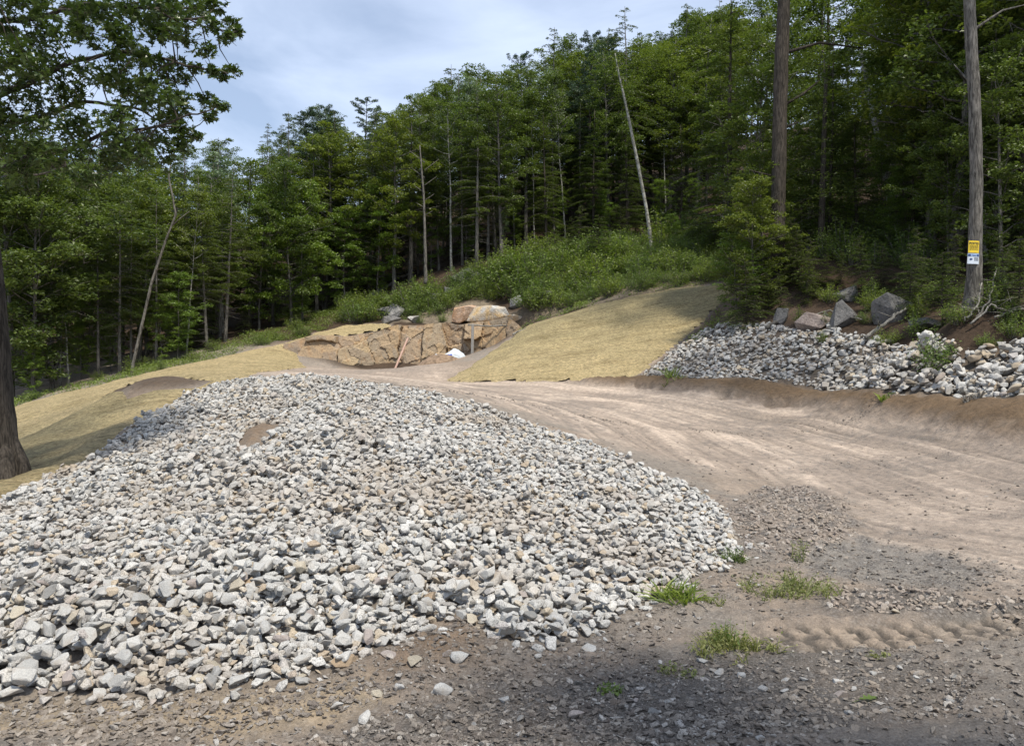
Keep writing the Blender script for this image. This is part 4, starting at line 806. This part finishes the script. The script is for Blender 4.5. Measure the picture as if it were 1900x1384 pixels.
for k, a in enumerate([
 (868,600,66,36,'b_orange','smooth orange boulder sitting on the left end of the upper ledge rim'),(912,602,95,40,'b_white','broad white and ochre boulder on the ledge rim right of the orange boulder'),(956,603,44,20,'b_white','low ochre rock tapering right of the broad white boulder'),
 (866,526,66,30,'b_grey','rectangular grey granite block in the brush below the bare tree trunks'),(838,545,34,16,'b_grey','low grey rock just below the rectangular granite block'),(806,568,34,26,'b_dark','dark grey rock half hidden in brush left of the orange boulder'),
 (712,592,34,24,'b_dark','jagged dark slab at the left of the broken rock heap above the ledge'),(733,590,34,30,'b_grey','tilted grey slab at the right of the broken rock heap above the ledge'),(724,600,40,16,'b_grey','low broken rock at the foot of the heap above the ledge'),(990,468,26,14,'b_grey','small grey rock on the bare forest floor uphill of the brush'),
 (960,572,32,28,'b_grey','rough grey-white rock behind the broad white boulder'),(1018,568,24,28,'b_dark','upright dark rock in the brush above the right straw slope'),(1090,524,44,18,'b_pink','low pinkish rock in the rubble over the right straw slope'),(1150,515,40,14,'b_grey','flat grey rock in the rubble near the top of the right straw slope'),
 (1318,447,26,18,'b_pale','pale pinkish rock showing between bushes left of the thick dark trunk'),(768,600,36,14,'b_pale','small pale rock on the rim in the middle of the ledge'),(1340,508,28,14,'b_pink','pinkish stone on the top end of the right straw slope'),
 (1577,560,56,44,'b_dark','tall grey boulder at the wood edge, upper of the pair behind the stone bank'),(1572,606,66,50,'b_dark','brownish cracked boulder below the tall grey one behind the stone bank'),(1662,596,74,54,'b_dark','big pointed grey boulder behind the middle of the stone bank'),(1453,602,34,32,'b_dark','squarish grey boulder at the left end above the stone bank'),
 (1510,612,70,34,'b_pink','long pinkish boulder lying above the stone bank near its left end'),(1722,612,56,26,'b_dark','low dark boulder right of the big pointed one'),(1537,596,24,22,'b_grey','small upright stone between the pinkish and brownish boulders'),(1480,640,24,12,'b_dark','flat dark stone at the upper edge of the stone bank')]):
    boulder(*a, seed=540+k)
# ------------------------------------------------------------------ logs, sticks, board, post, bag
def stick(name, cat, label, pp, w, mat, n=8, taper=.6, twigs=0):
    q = []
    for a, b, lift in pp:
        v = at(a, b) if not isinstance(lift, tuple) else Vector(((a-CX)/F*lift[0], lift[0], CAM_H-(b-CY)/F*lift[0]))
        q.append(np.array(v)+np.array([0,0,0 if isinstance(lift, tuple) else lift]))
    q = np.array(q); tq = np.linspace(0, len(q)-1, 5*len(q)); o_ = q[0].copy(); qs = np.c_[[np.interp(tq, range(len(q)), q[:,k]) for k in range(3)]].T-o_; qs[1:-1] += rng.normal(0, .015, (len(qs)-2,3))
    r0 = w/F*q[0][1]*.5; mb = MB(); tube(mb, qs, np.linspace(r0, r0*taper, len(qs)), n)
    for _ in range(twigs):
        k = random.randrange(2, len(qs)); d = rng.normal(0,1,3); d[2] = abs(d[2]); d /= np.linalg.norm(d); tube(mb, [qs[k], qs[k]+d*U(.2,.7)], [r0*.35, r0*.12], 4)
    ob = mb.obj(name, M[mat], None, True); ob.location = o_; tag(ob, label, cat); return ob
stick('fallen_log','log','grey fallen log slanting uphill under the bare trunks above the ledge',[(690,551,.15),(722,532,.12),(768,505,.1)],7,'dead')
stick('fallen_branch','branch','thin fallen branch on the forest floor right of the granite block',[(862,480,.1),(888,474,.12),(912,471,.1)],4,'dead',twigs=2)
stick('fallen_branch','branch','forked pale root branch lying on the upper edge of the stone bank',[(1606,643,.25),(1640,622,.3),(1662,606,.35),(1682,598,.4)],8,'dead',twigs=4)
stick('fallen_log','log','short dark log lying at the upper left of the stone bank',[(1418,616,.12),(1452,603,.18)],9,'bark')
stick('fallen_branch','branch','long thin branch lying across the stone bank',[(1480,612,.3),(1540,600,.4),(1600,612,.3)],3,'dead',twigs=3)
for a in [[(1790,612,.2),(1815,596,.4),(1822,580,.7)],[(1800,618,.2),(1840,600,.4),(1880,606,.3)],[(1845,606,.2),(1890,598,.3),(1935,600,.3)],[(1812,600,.1),(1835,590,.4),(1850,560,.8)]]:
    o = stick('dead_branch','branch',None,a,4,'dead',twigs=5); o['group'] = 'dead branches under the sign tree'; REG.append((o, 'bleached dead branch', 'tangled on the ground below the tree with the signs'))
stick('dead_branch','branch','bare drooping twiggy branch hanging over the top end of the right straw slope',[(1432,560,(29.3,)),(1405,520,(29,)),(1370,492,(28.8,)),(1352,478,(28.6,))],4,'bark_d',twigs=8)
stick('dead_branch','branch','long low bare branch reaching left over the straw below the thick dark trunk',[(1425,545,(29.3,)),(1390,540,(29,)),(1345,530,(28.8,)),(1335,520,(28.8,))],3,'bark_d',twigs=5)
stick('wooden_stick','stick','short stick lying on the upper left edge of the right straw slope',[(951,626,.1),(976,613,.1)],4,'dead')
stick('wooden_pole','pole','pale pole lying level along the rim above the right part of the ledge',[(868,603,(39.6,)),(915,605,(39.6,)),(962,603,(39.4,))],3,'dead',taper=.8)
def board(name, cat, label, p0, p1, w, t_, mat):
    a, b = Vector(p0), Vector(p1); d = b-a; L = d.length; bm = bmesh.new(); bmesh.ops.create_cube(bm, size=1); bmesh.ops.scale(bm, vec=(w, t_, L), verts=bm.verts); bmesh.ops.translate(bm, vec=(0,0,L/2), verts=bm.verts)
    bmesh.ops.bevel(bm, geom=list(bm.edges), offset=t_*.12, segments=1, affect='EDGES'); me = bpy.data.meshes.new(name); bm.to_mesh(me); bm.free(); me.materials.append(M[mat]); o = link(bpy.data.objects.new(name, me)); o.location = a; o.rotation_euler = d.to_track_quat('Z','Y').to_euler(); return tag(o, label, cat)
M['redwood'] = flat_mat('weathered_pink_timber', (.5,.33,.26)); M['greywood'] = flat_mat('weathered_grey_timber', (.34,.32,.29))
def W0(px, py, Y): return ((px-CX)/F*Y, Y, CAM_H-(py-CY)/F*Y)
v = at(737, 678); board('timber_board','board','pinkish timber board leaning against the middle of the rock ledge', (v.x, 38.9, tz(v.x, 38.9)[0]-.03), W0(757, 627, 40.0), .09, .05, 'redwood')
v = at(864, 670); board('wooden_post','post','grey upright post standing against the right part of the rock ledge', (v.x, 38.9, tz(v.x, 38.9)[0]-.05), (v.x+.03, 39.0, CAM_H-(601-CY)/F*39), .12, .1, 'greywood')
def bag():
    v = at(838, 674); v = Vector(((834-CX)/F*35, 35, float(tz((834-CX)/F*35, 35)[0]))); bm = bmesh.new(); bmesh.ops.create_icosphere(bm, subdivisions=4, radius=1)
    for q in bm.verts:
        c = q.co; n_ = float(fbm(np.array([c.x*2.2+5]), np.array([c.y*2.2+c.z*3]), 4, .6)[0])-.5; c *= 1+.35*n_; c.x *= .72; c.y *= .38; c.z = max(c.z, -.35)*.3*(1+.5*math.sin(c.x*5))
    me = bpy.data.meshes.new('plastic_bag'); bm.to_mesh(me); bm.free(); M['plastic'] = flat_mat('white_plastic', (.62,.68,.72), .35, .15); me.materials.append(M['plastic']); o = link(bpy.data.objects.new('plastic_bag', me)); o.location = v+Vector((0,0,.1)); tag(o, 'crumpled white plastic bag with a blue print lying below the right end of the ledge', 'bag')
    for f in me.polygons: f.use_smooth = True
    M['blue'] = flat_mat('blue_print', (.06,.1,.42), .4, .3); sel = [f for f in me.polygons if f.center.y < 0 and abs(f.center.x-.03) < .09+.03*math.sin(f.center.z*60) and -.02 < f.center.z < .16]
    mb = MB()
    for f in sel: mb.add([me.vertices[k].co+me.vertices[k].normal*.006 for k in f.vertices], [list(range(len(f.vertices)))])
    if sel: mb.obj('blue_print', M['blue'], o)
bag()
def soil_heap():
    c = ((812-CX)/F*34.5, 34.5); n = 40; m_ = MB(); r = np.linspace(0, 1, 18)[:,None]; th = np.linspace(0, 2*np.pi, 48, endpoint=False)[None,:]
    X = c[0]+r*np.cos(th)*.95; Y = c[1]+r*np.sin(th)*.7; Z = tz(X.ravel(), Y.ravel()).reshape(X.shape)-.03+.42*(1-r**1.6)*(.75+.5*fbm(X*2.5, Y*2.5, 4, .6)); k = np.arange(17)[:,None]*48; j = np.arange(48)[None,:]
    m_.add(np.stack([X,Y,Z],-1).reshape(-1,3), np.stack([k+j, k+48+j, k+48+(j+1)%48, k+(j+1)%48], -1).reshape(-1,4)); M['heap'] = flat_mat('brown_heap_soil', (.24,.17,.115), .95, .5, 8.); tag(m_.obj('soil_heap', M['heap'], None, True), 'low brown soil heap by the plastic bag below the right straw slope', 'soil heap')
soil_heap()

# ------------------------------------------------------------------ signs on the tree
def signs():
    Y = 19.5-.0; xc = (1808-CX)/F*Y
    def sheet(name, px, py, w, h, mat, label):
        mb = MB(); n = 9; th = np.linspace(-.75, .75, n); Rr = w/1.5; hh = h/2
        ox, oy, oz = W0(px, py, Y-.2)
        f = [(Rr*math.sin(a), Rr*(1-math.cos(a))*.55) for a in th]; V = []
        for k, (x, y) in enumerate(f):
            for z in (-hh, hh): V += [(x, y, z), (x, y+.004, z)]
        q = []
        for k in range(n-1):
            a = 4*k; b = a+4; q += [(a, b, b+2, a+2), (a+1, a+3, b+3, b+1), (a, a+1, b+1, b), (a+2, b+2, b+3, a+3)]
        q += [(0,2,3,1), (4*n-4, 4*n-3, 4*n-1, 4*n-2)]
        mb.add(V, q); o = mb.obj(name, M[mat]); o.location = (ox, oy, oz); o.rotation_euler = (0, .05, 0); tag(o, label, 'sign', 'notices nailed to the tree'); o.scale = (.84,.84,.84); return o, (lambda x: Rr*(1-math.cos(math.asin(max(-1,min(1,x/Rr)))))*.55)
    M['yellow'] = flat_mat('yellow_plastic', (.78,.56,.04), .5, .12, 6.); M['signw'] = flat_mat('white_plastic_sign', (.62,.68,.75), .5, .12, 6.); M['ink'] = flat_mat('black_ink', (.03,.03,.035), .6); M['navy'] = flat_mat('navy_ink', (.05,.08,.2), .6); M['sky'] = flat_mat('light_blue_ink', (.3,.42,.62), .6)
    def rects(par, name, L, dep, mat, off=.004):
        mb = MB()
        for x0, x1, z0, z1 in L:
            k = max(1, int((x1-x0)/.03)); 
            for i in range(k):
                a = x0+(x1-x0)*i/k; b = x0+(x1-x0)*(i+1)/k; mb.add([(a, dep(a)-off, z0), (b, dep(b)-off, z0), (b, dep(b)-off, z1), (a, dep(a)-off, z1)], [(0,1,2,3)])
        return mb.obj(name, mat, par)
    o, dep = sheet('posted_sign', 1808, 458, .335, .345, 'yellow', 'yellow POSTED notice, the upper of the two signs nailed to the right-hand trunk')
    cu = bpy.data.curves.new('lettering', 'FONT'); cu.body = 'POSTED'; cu.size = .088; cu.align_x = 'CENTER'; cu.offset = .0025; tmp = bpy.data.objects.new('tmp', cu); SC.collection.objects.link(tmp); bpy.context.view_layer.update()
    me = bpy.data.meshes.new_from_object(tmp.evaluated_get(bpy.context.evaluated_depsgraph_get())); bpy.data.objects.remove(tmp)
    for v in me.vertices: x, z = v.co.x*.85, v.co.y; v.co = (x, dep(x)-.004, z+.065)
    me.materials.clear(); me.materials.append(M['ink']); me.name = 'lettering'; link(bpy.data.objects.new('lettering', me), o)
    L = []; r = random.Random(4)
    for k, z in enumerate([.035,.012,-.012,-.036,-.062,-.088]):
        x = -.125
        while x < .115: w_ = r.uniform(.015,.045); L.append((x, min(x+w_,.125), z-.005, z+.005)); x += w_+.01
    rects(o, 'small_print', L, dep, M['ink'])
    o, dep = sheet('notice_sign', 1807, 480, .36, .3, 'signw', 'white and blue notice, the lower of the two signs nailed to the right-hand trunk')
    rects(o, 'header_band', [(-.165,.165,.06,.14)], dep, M['sky'], .003); rects(o, 'header_marks', [(-.15,-.09,.065,.125),(.09,.15,.065,.125),(-.06,.07,.09,.1),(-.04,.05,.072,.08)], dep, M['navy'], .005)
    mb = MB(); P = [(-.12,-.02),(-.09,.012),(-.05,.0),(-.03,-.028),(-.06,-.04),(-.1,-.05),(-.11,-.035)]; mb.add([(a, dep(a)-.005, b) for a, b in P], [list(range(7))]); mb.obj('emblem', M['navy'], o)
    L = []
    for z in (.03,.01,-.012,-.034,-.056):
        x = .01
        while x < .13: w_ = r.uniform(.015,.04); L.append((x, min(x+w_,.14), z-.005, z+.005)); x += w_+.008
    rects(o, 'small_print', L, dep, M['ink'])
signs()

# ------------------------------------------------------------------ shrubs, weeds, undergrowth
def proto_shrub(seed, n=26, H=1., rad=.6, leaf=.075, cnt=46):
    r = np.random.default_rng(seed); sm, cm = MB(), MB()
    for k in range(n):
        az = r.uniform(0, 6.28); rr = rad*math.sqrt(r.random()); hh = H*(1-.55*(rr/rad)**2)*r.uniform(.6, 1.1); tip = np.array([math.cos(az)*rr, math.sin(az)*rr, hh]); br = wob((math.cos(az)*rr*.25, math.sin(az)*rr*.25, -.1), tip, 6, .02, r); tube(sm, br, np.linspace(.012, .003, 6), 4, False)
        m = cnt; sv = r.uniform(.25, 1.05, m)[:,None]; P = br[0]*(1-sv)+tip*sv+r.normal(0, .085, (m,3))*(1.2-sv*.5); leaf_quads(cm, P, leaf, .6, .42, r)
    return sm, cm, H
for i in range(4):
    sm, cm, H = proto_shrub(90+i, n=[26,34,22,30][i], rad=[.6,.8,.5,.7][i]); PROTO[f'shr{i}'] = (sm.mesh('stems', M['bark']), cm.mesh('foliage', M['shrub']), H)
NSH = 0
def shrub(px, py, hpx, place, v=None, wide=1.2):
    global NSH
    v = v or at(px, py); k = random.randrange(4); sm, cm, H = PROTO[f'shr{k}']; s = hpx/F*v.y/H; NSH += 1
    e = empty('shrub', v, U(0, 6.28)); e.scale = (s*wide, s*wide, s); a = link(bpy.data.objects.new('stems', sm), e); b = link(bpy.data.objects.new('foliage', cm), e)
    tag(e, cat='shrub', group='green bushes on the bank'); REG.append((e, ('tall ' if hpx > 52 else 'low ' if hpx < 34 else '')+['rounded','broad spreading','narrow upright','bushy'][k]+' green shrub', place))
SHR = []
r_ = np.random.default_rng(31); tries = 0
lo_ = ([630,700,760,830,900,960,1000,1050,1100,1200,1300,1380],[592,588,588,580,568,562,582,575,556,538,525,512]); hi_ = ([630,700,760,830,900,1000,1100,1200,1300,1380],[572,565,545,530,508,476,458,446,430,432])
while len(SHR) < 210 and tries < 30000:
    tries += 1; px = r_.uniform(632, 1390); a = np.interp(px, *lo_); b = np.interp(px, *hi_); py = b+(a-b)*r_.random()**.8
    if any(((px-q[0])/15)**2+((py-q[1])/7)**2 < 1 for q in SHR) or (700 < px < 755 and py > 575) or (840 < px < 975 and py > 560): continue
    SHR.append((px, py))
for px, py in sorted(SHR, key=lambda q: q[1]):
    shrub(px, py, r_.uniform(20, 48)*(1 if px > 900 else .8)*(1 if r_.random() < .85 else 1.5), ('above the rock ledge' if px < 780 else 'near the granite block' if px < 900 else 'above the white boulder' if px < 1010 else 'above right straw slope' if px < 1200 else 'left of thick dark trunk'))
for px, py, h in [(665,598,46),(640,596,34),(690,596,40),(485,640,26),(510,632,24),(545,612,26),(560,622,20),(780,600,14),(820,598,18),(400,650,24),(360,670,22),(300,690,26),(240,694,30),(180,706,20),(60,742,22),(270,684,24)]:
    shrub(px, py, h, 'at wood edge above left straw' if px < 620 else 'on the rim of the ledge')
for px, py, h in [(1510,455,60),(1540,440,60),(1580,430,60),(1620,430,60),(1590,455,80),(1650,450,70),(1700,500,60),(1560,470,70),(1600,465,80),(1640,470,60),(1530,480,50),(1580,490,60),(1680,480,70),(1480,500,50),(1620,500,50),(1720,520,60),(1760,560,50),(1850,560,60),(1400,500,60),(1500,540,46),(1540,560,36),(1700,560,50),(1880,600,40),(1620,560,40)]:
    shrub(px, py, h, 'in right-hand wood behind boulders')
for px, py, h in [(1830,645,30),(1880,625,46),(1780,600,44),(1610,600,30),(1545,602,28),(1485,602,30),(1700,590,40),(1625,575,40),(1840,580,50)]: shrub(px, py, h, 'along top of right stone bank')
shrub(1735, 690, 78, 'hanging over the right stone bank', wide=.9); shrub(1700, 625, 46, 'atop stone bank by low dark boulder'); shrub(1645, 640, 34, 'at the upper edge of the stone bank'); shrub(1526, 638, 22, 'at the stone bank top, left part')
# weeds: each clump built of its own blades
def weed(px, py, wpx, hpx, label, nb=90, mat='grass', blade=.012, spread=1., leafy=0, lean=.6, name='weed_clump'):
    v = at(px, py); Rr = wpx/F*v.y*.5; H_ = hpx/F*v.y; mb = MB(); r = np.random.default_rng(int(px*7+py))
    for _ in range(nb):
        for _t in range(12):
            az = r.uniform(0, 6.28); rr = Rr*math.sqrt(r.random())*spread*1.2; x, y = math.cos(az)*rr, math.sin(az)*rr*.75
            if fbm(np.array([(v.x+x)*5]), np.array([(v.y+y)*5]), 3)[0] > .5+.12*rr/Rr-.05: break
        h = H_*r.uniform(.35, 1.1); d = np.array([r.normal()*lean, r.normal()*lean, 1.]); d /= np.linalg.norm(d); sde = np.cross(d, r.normal(0,1,3)); sde /= np.linalg.norm(sde); z = float(tz(v.x+x, v.y+y)[0])-v.z
        p0 = np.array([x, y, z-.01]); p1 = p0+d*h*.55; p2 = p0+d*h+np.array([d[0]*.5, d[1]*.5, -.25])*h*.5; w_ = blade*r.uniform(.6, 1.3)
        mb.add([p0-sde*w_*.5, p0+sde*w_*.5, p1-sde*w_*.45, p1+sde*w_*.45, p2], [(0,1,3,2)], [(2,3,4)])
        if leafy:
            t_ = r.random(leafy)[:,None]; leaf_quads(mb, p0*(1-t_)+p2*t_+r.normal(0,.012,(leafy,3)), .03, .7, .5, r)
    o = mb.obj(name, M[mat]); o.location = v; tag(o, label, 'weeds'); return o
weed(1250,1118,78,62,'long-bladed green grass clump at the lower right toe of the rock pile', 110, 'shrub', .016, lean=.9)
weed(1362,1042,34,36,'small dark green weed at the right tip of the rock pile', 60, 'leaf', .01, leafy=3)
weed(1470,1100,150,42,'wide patch of short yellow-green weeds right of the long-bladed grass clump', 260, 'grass', .008, leafy=3)
weed(1482,1040,20,50,'single upright weed stalk on the dirt hump above the yellow-green patch', 16, 'grass', .008, leafy=8, lean=.15)
weed(1365,1208,140,40,'dense short grass patch in front of the yellow-green one', 320, 'grass', .008, leafy=2); weed(1350,1196,60,60,'few taller grass stems rising out of the dense short patch', 26, 'shrub', .008, lean=.2, leafy=3)
weed(1322,1118,40,20,'tiny green sprig right of the long-bladed grass clump', 30, 'grass', .008, leafy=3); weed(1140,1283,42,22,'small leafy weed on the dark shaded gravel at bottom centre', 26, 'shrub', .01, leafy=5); weed(1262,1252,60,22,'thin olive grass on the edge of the dark shaded gravel', 50, 'grass', .006, leafy=2); weed(1628,1218,36,12,'tiny low weed on the dark shaded gravel below the tyre print', 26, 'grass', .006, leafy=3)
weed(1246,700,18,34,'small green weed growing out of the left end of the right stone bank', 30, 'shrub', .03, leafy=6); weed(1642,740,14,26,'tiny green weed at the foot of the right stone bank', 24, 'shrub', .03, leafy=5); weed(1255,702,40,10,'short grass along the toe of the right stone bank', 40, 'grass', .03); weed(1805,742,30,30,'dry reddish weed at the foot of the right stone bank', 40, 'dead', .02)
def leaf_on_ground():
    v = at(1612, 1300); mb = MB(); V = [(x*.15, y*.15, .012+.03*abs(y)+.02*x*x) for x, y in outl]; mb.add(V, [list(range(len(V)))]); mb.add([(-.5*.15,.002,.01),(-.5*.15,-.002,.01),(-.13,-.002,.0),(-.13,.002,.0)], [(0,1,2,3)]); o = mb.obj('fallen_leaf', M['shrub']); o.location = v+Vector((0,0,.005)); o.rotation_euler = (0,0,.3); tag(o, 'fresh green oak leaf lying on the dark shaded gravel', 'leaf')
leaf_on_ground()
# undergrowth nobody could count: low leaves along the wood edge and on the brushy bank; litter on the forest floor
ug = MB(); P = []
for px, py, pt, k in [(600,590,400,'mapY0'),(665,575,420,'hemS1'),(700,560,400,'mapY1'),(745,535,390,'hemS0'),(800,520,380,'mapY2'),(865,500,360,'mapY0'),(905,490,380,'hemS1'),(955,478,360,'mapY1'),(1030,468,350,'mapY2'),(1085,460,340,'hemS0'),(1120,462,350,'mapY0'),(1180,450,350,'hemS1'),(1225,440,330,'mapY1'),(1285,425,330,'mapY2'),(1350,420,300,'mapY0'),(1060,480,400,'hemS1'),(1145,468,385,'hemS0')]:
    T(k, px, py-14, pt, row='wood-edge')
n = 90000; X = rng.uniform(-26, 22, n); Y = rng.uniform(27, 60, n); pxx = CX+F*X/Y; Z = tz(X, Y); pyy = CY-F*(Z-CAM_H)/Y
inb = (pxx > 500) & (pxx < 1400) & (pyy < np.interp(pxx, *lo_)+6) & (pyy > np.interp(pxx, *hi_)-4) & ~((pxx > 840) & (pxx < 975) & (pyy > 558))
le = sdf(PG['straw_l'], X, Y); edge = ~((X > -11.8) & (Y < 42)) & (pxx > -50) & (pxx < 640) & (le > .1) & (le < 3.2) & (Y > 24) & (pyy < 760)
sr = sdf(PG['straw_r'], X, Y); e2 = (sr > .15) & (sr < 1.2) & (pyy < 640) & (pxx > 960) & (pxx < 1340)
keep = (inb & (fbm(X*.9, Y*.9, 3) > .43)) | (edge & (fbm(X*1.1, Y*1.1, 3) > .42)) | (e2 & (fbm(X*1.5, Y*1.5, 3) > .5)); X, Y, Z = X[keep], Y[keep], Z[keep]; k = rng.integers(3, 9, len(X)); X, Y, Z = [np.repeat(a, k) for a in (X, Y, Z)]
m = len(X); leaf_quads(ug, np.c_[X+rng.normal(0,.1,m), Y+rng.normal(0,.1,m), Z+rng.random(m)**1.3*(.12+.5*fbm(X*.8+7, Y*.8, 3)**2)], .085, .7, .42, rng)
tag(ug.obj('undergrowth', M['shrub']), 'low ferns and leafy ground cover along the wood edge', 'ground cover', kind='stuff'); print('undergrowth', m, 'shrubs', NSH)

# ------------------------------------------------------------------ one label per thing
ORD = ['first','second','third','fourth','fifth','sixth','seventh','eighth','ninth','tenth','eleventh','twelfth','thirteenth','fourteenth','fifteenth','sixteenth','seventeenth','eighteenth','nineteenth','twentieth']
bpy.context.view_layer.update(); classes = {}
for o, d, p in REG: classes.setdefault((d, p), []).append(o)
for (d, p), L in classes.items():
    L.sort(key=lambda o: o.matrix_world.translation.x/max(.5, o.matrix_world.translation.y)); row = ''
    if isinstance(p, tuple): row, p = p; row += ' '
    for i, o in enumerate(L):
        if len(L) == 1: s = f'{row}{d} {p}'
        else:
            w_ = ORD[i] if i < 20 else f'{i+1}th'; w_ = 'leftmost' if i == 0 else 'rightmost' if i == len(L)-1 else w_+' from left,'
            s = f'{w_} {row}{d} {p}'
        if len(s.replace('-',' ').split()) > 16: s = s.replace('in right-hand wood behind boulders', 'behind right boulders').replace('atop stone bank by low dark boulder', 'atop right stone bank').replace('above left straw slope\'s', 'above left straw\'s')
        o['label'] = s
